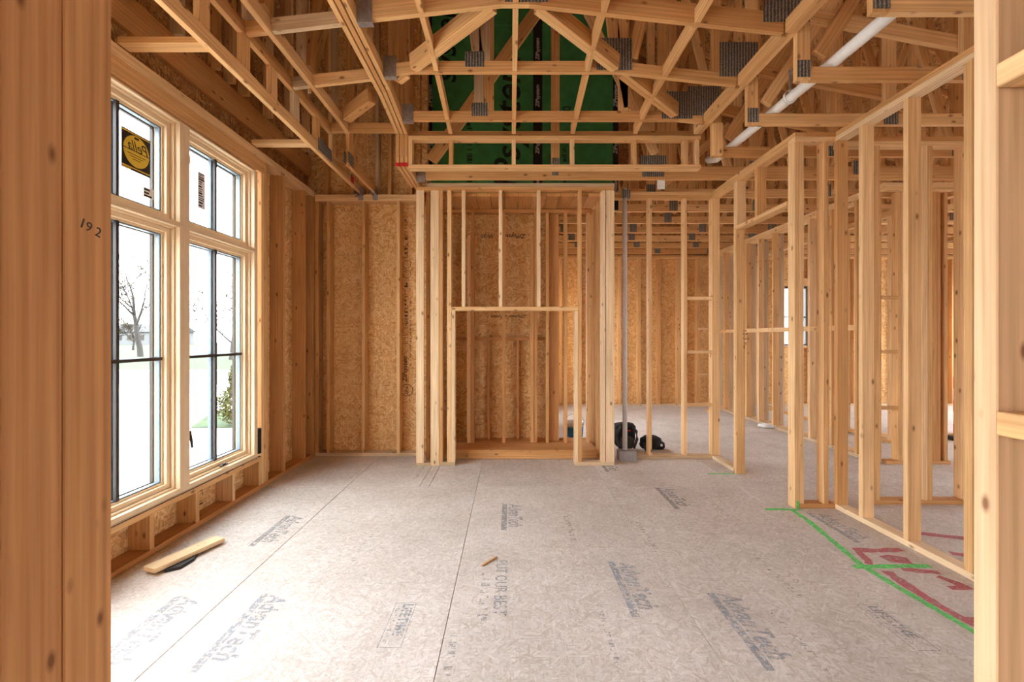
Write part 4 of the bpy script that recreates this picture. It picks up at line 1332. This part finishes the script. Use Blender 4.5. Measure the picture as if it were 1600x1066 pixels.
blob('top_flap', bp_, (1.435, 5.61, 0.285), (0.13, 0.10, 0.05), 'fabric', 6, 0.1)
for sx in (-1, 1):
    pts = [(1.435 + sx * 0.07, 5.53, 0.30), (1.435 + sx * 0.115, 5.50, 0.24), (1.435 + sx * 0.125, 5.50, 0.15), (1.435 + sx * 0.09, 5.51, 0.03)]
    from_bm('strap', tube_bm(pts, [0.018, 0.02, 0.018, 0.012], 8), 'fabric2', bp_, True)
from_bm('handle', tube_bm([(1.38, 5.55, 0.305), (1.40, 5.53, 0.34), (1.47, 5.53, 0.34), (1.49, 5.55, 0.305)], 0.009, 8), 'fabric2', bp_, True)
bx('orange_lining', bp_, 1.40, 1.48, 5.505, 5.512, 0.243, 0.257, 'red', 0.001)
bg_ = empty('tool_bag', (1.72, 5.62, 0), 'flat black tool bag slumped on the floor beside the backpack', 'bag')
blob('body', bg_, (1.755, 5.62, 0.085), (0.13, 0.10, 0.085), 'fabric', 8, 0.10, 0.05)
blob('side_pocket', bg_, (1.87, 5.60, 0.05), (0.06, 0.06, 0.05), 'fabric', 9, 0.1, 0.1)
from_bm('strap', tube_bm([(1.65, 5.52, 0.10), (1.65, 5.47, 0.03), (1.66, 5.45, 0.012), (1.69, 5.44, 0.012)], 0.012, 8), 'fabric2', bg_, True)
bx('buckle', bg_, 1.86, 1.885, 5.535, 5.545, 0.05, 0.08, 'white', 0.002)

bk = empty('bucket', (0.87, 6.09, 0), 'white plastic bucket with a blue label behind the fireplace studs', 'bucket')
from_bm('body', lathe_bm([(0.0, 0.0), (0.105, 0.0), (0.112, 0.02), (0.128, 0.235), (0.133, 0.235), (0.133, 0.25), (0.124, 0.25), (0.108, 0.015), (0, 0.015)], 28, None, (0.87, 6.09, 0.001)), 'white', bk, True)
from_bm('label_band', lathe_bm([(0.1175, 0.06), (0.1265, 0.19), (0.1275, 0.19), (0.1185, 0.06), (0.1175, 0.06)], 28, None, (0.87, 6.09, 0.001)), 'blue', bk, True)
from_bm('rim', lathe_bm([(0.130, 0.222), (0.138, 0.222), (0.138, 0.232), (0.130, 0.232), (0.130, 0.222)], 28, None, (0.87, 6.09, 0.001)), 'white', bk, True)
hpts = [(0.87 + 0.137 * math.cos(a), 6.09 - 0.05 * math.sin(a), 0.235 + 0.13 * math.sin(a)) for a in [PI * k / 10 for k in range(11)]]
from_bm('handle', tube_bm(hpts, 0.004, 6), 'hanger', bk, True)

bar = empty('safety_barricade', (6.15, 6.0, 0), 'red and white striped safety barricade leaning in the far doorway', 'barricade')
for k in range(5):
    bx('stripe', bar, 6.05, 6.13, 6.10, 6.12, 0.06 + 0.16 * k, 0.06 + 0.16 * k + 0.158, 'red' if k % 2 == 0 else 'white', 0.002)
bx('foot', bar, 5.98, 6.20, 6.04, 6.18, 0.0, 0.058, 'black', 0.006)
bx('top_light', bar, 6.06, 6.12, 6.095, 6.125, 0.862, 0.91, 'black', 0.004)

off = beam('wood_offcut', None, (3.70, 8.35, 0.02), (3.95, 8.65, 0.02), 0.09, 0.036, (1, -0.8, 0), 'pine')
tag(off, 'pine offcut lying on the far floor beside the long partition', 'board')
pf = blob('plastic_film', None, (4.0, 6.95, 0.03), (0.13, 0.10, 0.03), 'white', 12, 0.25, 0.3)
tag(pf, 'crumpled clear plastic film at the foot of the long partition', 'plastic film')
tg_ = bx('paper_tag', None, 1.56, 1.64, 4.745, 4.7545, 2.97, 3.065, 'white', 0.001)
tag(tg_, 'white paper tag hanging from the girder truss above the partition', 'tag')

# ================================================================== OUTDOORS through the window
def ground_mat():
    m, nt, b = new_mat('pale_gravel_ground')
    tc = nd(nt, 'ShaderNodeTexCoord')
    n = nd(nt, 'ShaderNodeTexNoise'); n.inputs['Scale'].default_value = 1.3; n.inputs['Detail'].default_value = 9; n.inputs['Roughness'].default_value = 0.65
    lk(nt, tc.outputs['Object'], n.inputs['Vector'])
    r = ramp(nt, [(0.3, (0.30, 0.29, 0.27)), (0.46, (0.5, 0.49, 0.46)), (0.6, (0.62, 0.61, 0.58))])
    lk(nt, n.outputs['Fac'], r.inputs[0])
    lk(nt, r.outputs[0], b.inputs['Base Color'])
    b.inputs['Roughness'].default_value = 0.95
    return m
M['ground'] = ground_mat()
M['grass'] = plain('lawn_green', (0.026, 0.045, 0.011), rough=0.95, var=0.35, scale=4)
M['road'] = plain('grey_asphalt', (0.06, 0.06, 0.06), rough=0.9, var=0.15, scale=2)
M['bark'] = plain('grey_bark', (0.035, 0.031, 0.028), rough=0.95, var=0.3, scale=5)
M['leaf'] = plain('yellow_green_leaf', (0.055, 0.058, 0.014), rough=0.8, var=0.5, scale=6)
M['leaf_dry'] = plain('dry_leaf', (0.06, 0.045, 0.02), rough=0.8, var=0.4, scale=6)
M['house'] = plain('pale_siding', (0.12, 0.12, 0.12), rough=0.8)
M['house_roof'] = plain('grey_shingle', (0.05, 0.048, 0.048), rough=0.9)

GZ = -0.35
def flat(name, pts, z, mat, label, cat):
    bm = bmesh.new()
    bm.faces.new([bm.verts.new((p[0], p[1], z)) for p in pts])
    o = from_bm(name, bm, mat, None)
    return tag(o, label, cat, kind='structure')
flat('ground', [(-160, -60), (60, -60), (60, 160), (-160, 160)], GZ, 'ground', 'pale dusty ground outside the house', 'ground')
flat('lawn', [(-160, 24), (-4, 24), (-4, 130), (-160, 130)], GZ + 0.012, 'grass', 'green lawn beyond the road', 'lawn')
flat('road', [(-160, 16.5), (-4, 16.5), (-4, 23), (-160, 23)], GZ + 0.01, 'road', 'grey road crossing outside the window', 'road')
flat('lawn_strip', [(-6.15, 8.6), (-3.6, 8.6), (-3.6, 10.6), (-7.0, 10.6)], GZ + 0.012, 'grass', 'small green grass patch around the shrub', 'lawn')

# shrub of many leaves on stems
def leaf_cloud(name, parent, centres, n, size, mat, seed):
    rr = random.Random(seed)
    bm = bmesh.new()
    for k in range(n):
        c, s = rr.choice(centres)
        d = Vector((rr.gauss(0, 1), rr.gauss(0, 1), rr.gauss(0, 1))).normalized()
        p = Vector(c) + Vector((d.x * s[0], d.y * s[1], d.z * s[2])) * rr.uniform(0.55, 1.0)
        a = Vector((rr.gauss(0, 1), rr.gauss(0, 1), rr.gauss(0, 1))).normalized()
        b_ = a.orthogonal().normalized()
        L = size * rr.uniform(0.6, 1.3)
        bm.faces.new([bm.verts.new(p - a * L), bm.verts.new(p + b_ * L * 0.4), bm.verts.new(p + a * L), bm.verts.new(p - b_ * L * 0.4)])
    o = from_bm(name, bm, mat, parent)
    o['kind'] = 'stuff'
    return o
sh = empty('garden_shrub', (-5.45, 8.9, GZ), 'round yellow-green garden shrub just outside the window', 'shrub')
cent = [((-5.45, 8.95, 0.05), (0.38, 0.36, 0.42)), ((-5.32, 9.0, 0.35), (0.30, 0.28, 0.40)), ((-5.36, 8.9, 0.62), (0.2, 0.2, 0.3)), ((-5.05, 9.0, 0.15), (0.36, 0.36, 0.5))]
leaf_cloud('foliage', sh, cent, 7500, 0.034, 'leaf', 5)
bm = bmesh.new()
rr = random.Random(2)
for k in range(10):
    c, s = rr.choice(cent)
    tube_bm([(-5.38, 8.95, GZ - 0.02), ((c[0] - 5.38) / 2, (c[1] + 8.95) / 2, (c[2] + GZ) / 2), (c[0] + rr.uniform(-.1, .1), c[1] + rr.uniform(-.1, .1), c[2] + 0.2)], [0.014, 0.010, 0.004], 6, True, bm)
from_bm('stems', bm, 'bark', sh)

def tree(loc, h, seed, label, leaves=500, leafmat='leaf_dry', lean=0.0):
    rr = random.Random(seed)
    t = empty('bare_tree', loc, label, 'tree', 'trees outside the window')
    bm = bmesh.new()
    tips = []
    def grow_(p, d, L, r, depth):
        pts = [p]; rad = [r]
        q = p.copy(); dd = d.copy()
        for k in range(4):
            dd = (dd + Vector((rr.gauss(0, .10), rr.gauss(0, .10), rr.gauss(0.04, .06)))).normalized()
            q = q + dd * L / 4
            pts.append(q.copy()); rad.append(r * (1 - 0.11 * (k + 1)))
        tube_bm(pts, rad, 6 if depth < 2 else 4, False, bm)
        if depth >= 2: tips.extend(pts[1:])
        if depth >= 5: return
        kids = [(4, rr.uniform(0.05, 0.25), 0.80, 0.95)] + [(rr.randint(1 if depth else 2, 4), rr.uniform(0.5, 1.0), 0.68, 0.6) for _ in range(3 if depth < 4 else 2)]
        for i, ang, fl, fr in kids:
            o = Matrix.Rotation(rr.uniform(0, 2 * PI), 3, dd) @ dd.orthogonal().normalized()
            grow_(pts[i], (dd * math.cos(ang) + o * math.sin(ang)).normalized(), L * fl * rr.uniform(0.8, 1.1), max(0.02, rad[i] * fr), depth + 1)
    grow_(Vector(loc) + Vector((0, 0, -0.05)), Vector((lean, 0, 1)).normalized(), h * 0.22, h * 0.014, 0)
    from_bm('trunk_and_branches', bm, 'bark', t)
    if leaves:
        bm = bmesh.new()
        for k in range(leaves):
            p = rr.choice(tips) + Vector((rr.gauss(0, .25), rr.gauss(0, .25), rr.gauss(0, .2)))
            a = Vector((rr.gauss(0, 1), rr.gauss(0, 1), rr.gauss(0, 1))).normalized()
            b_ = a.orthogonal().normalized()
            L = 0.11 * rr.uniform(0.6, 1.3)
            bm.faces.new([bm.verts.new(p - a * L), bm.verts.new(p + b_ * L * 0.5), bm.verts.new(p + a * L), bm.verts.new(p - b_ * L * 0.5)])
        f = from_bm('foliage', bm, leafmat, t)
        f['kind'] = 'stuff'
    return t
tree((-33.0, 40.0, GZ), 17.0, 11, 'tall bare tree with sparse dry leaves across the road', 900)
tree((-21.5, 34.5, GZ), 12.0, 21, 'slim bare tree standing on the lawn, seen past the black grille', 400)
tree((-50.5, 60.0, GZ), 10, 31, 'small bare tree beside the tall one', 500)

hs_ = empty('house', (-86, 108, GZ), 'low pale house far across the lawn', 'house')
hx, hyy = -86, 108
bx('walls', hs_, hx - 7, hx + 7, hyy - 4, hyy + 4, GZ, 2.6, 'house', 0)
bm = bmesh.new()
v = [bm.verts.new(p) for p in ((hx - 7.5, hyy - 4.5, 2.6), (hx + 7.5, hyy - 4.5, 2.6), (hx + 7.5, hyy + 4.5, 2.6), (hx - 7.5, hyy + 4.5, 2.6), (hx - 7.5, hyy, 4.6), (hx + 7.5, hyy, 4.6))]
for f in ((0, 1, 5, 4), (2, 3, 4, 5), (0, 4, 3), (1, 2, 5), (0, 3, 2, 1)):
    bm.faces.new([v[i] for i in f])
from_bm('roof', bm, 'house_roof', hs_)
for k in range(5):
    bx('window', hs_, hx - 5.5 + 2.6 * k, hx - 4.2 + 2.6 * k, hyy - 4.06, hyy - 3.99, 0.7, 1.9, 'dark_frame', 0)
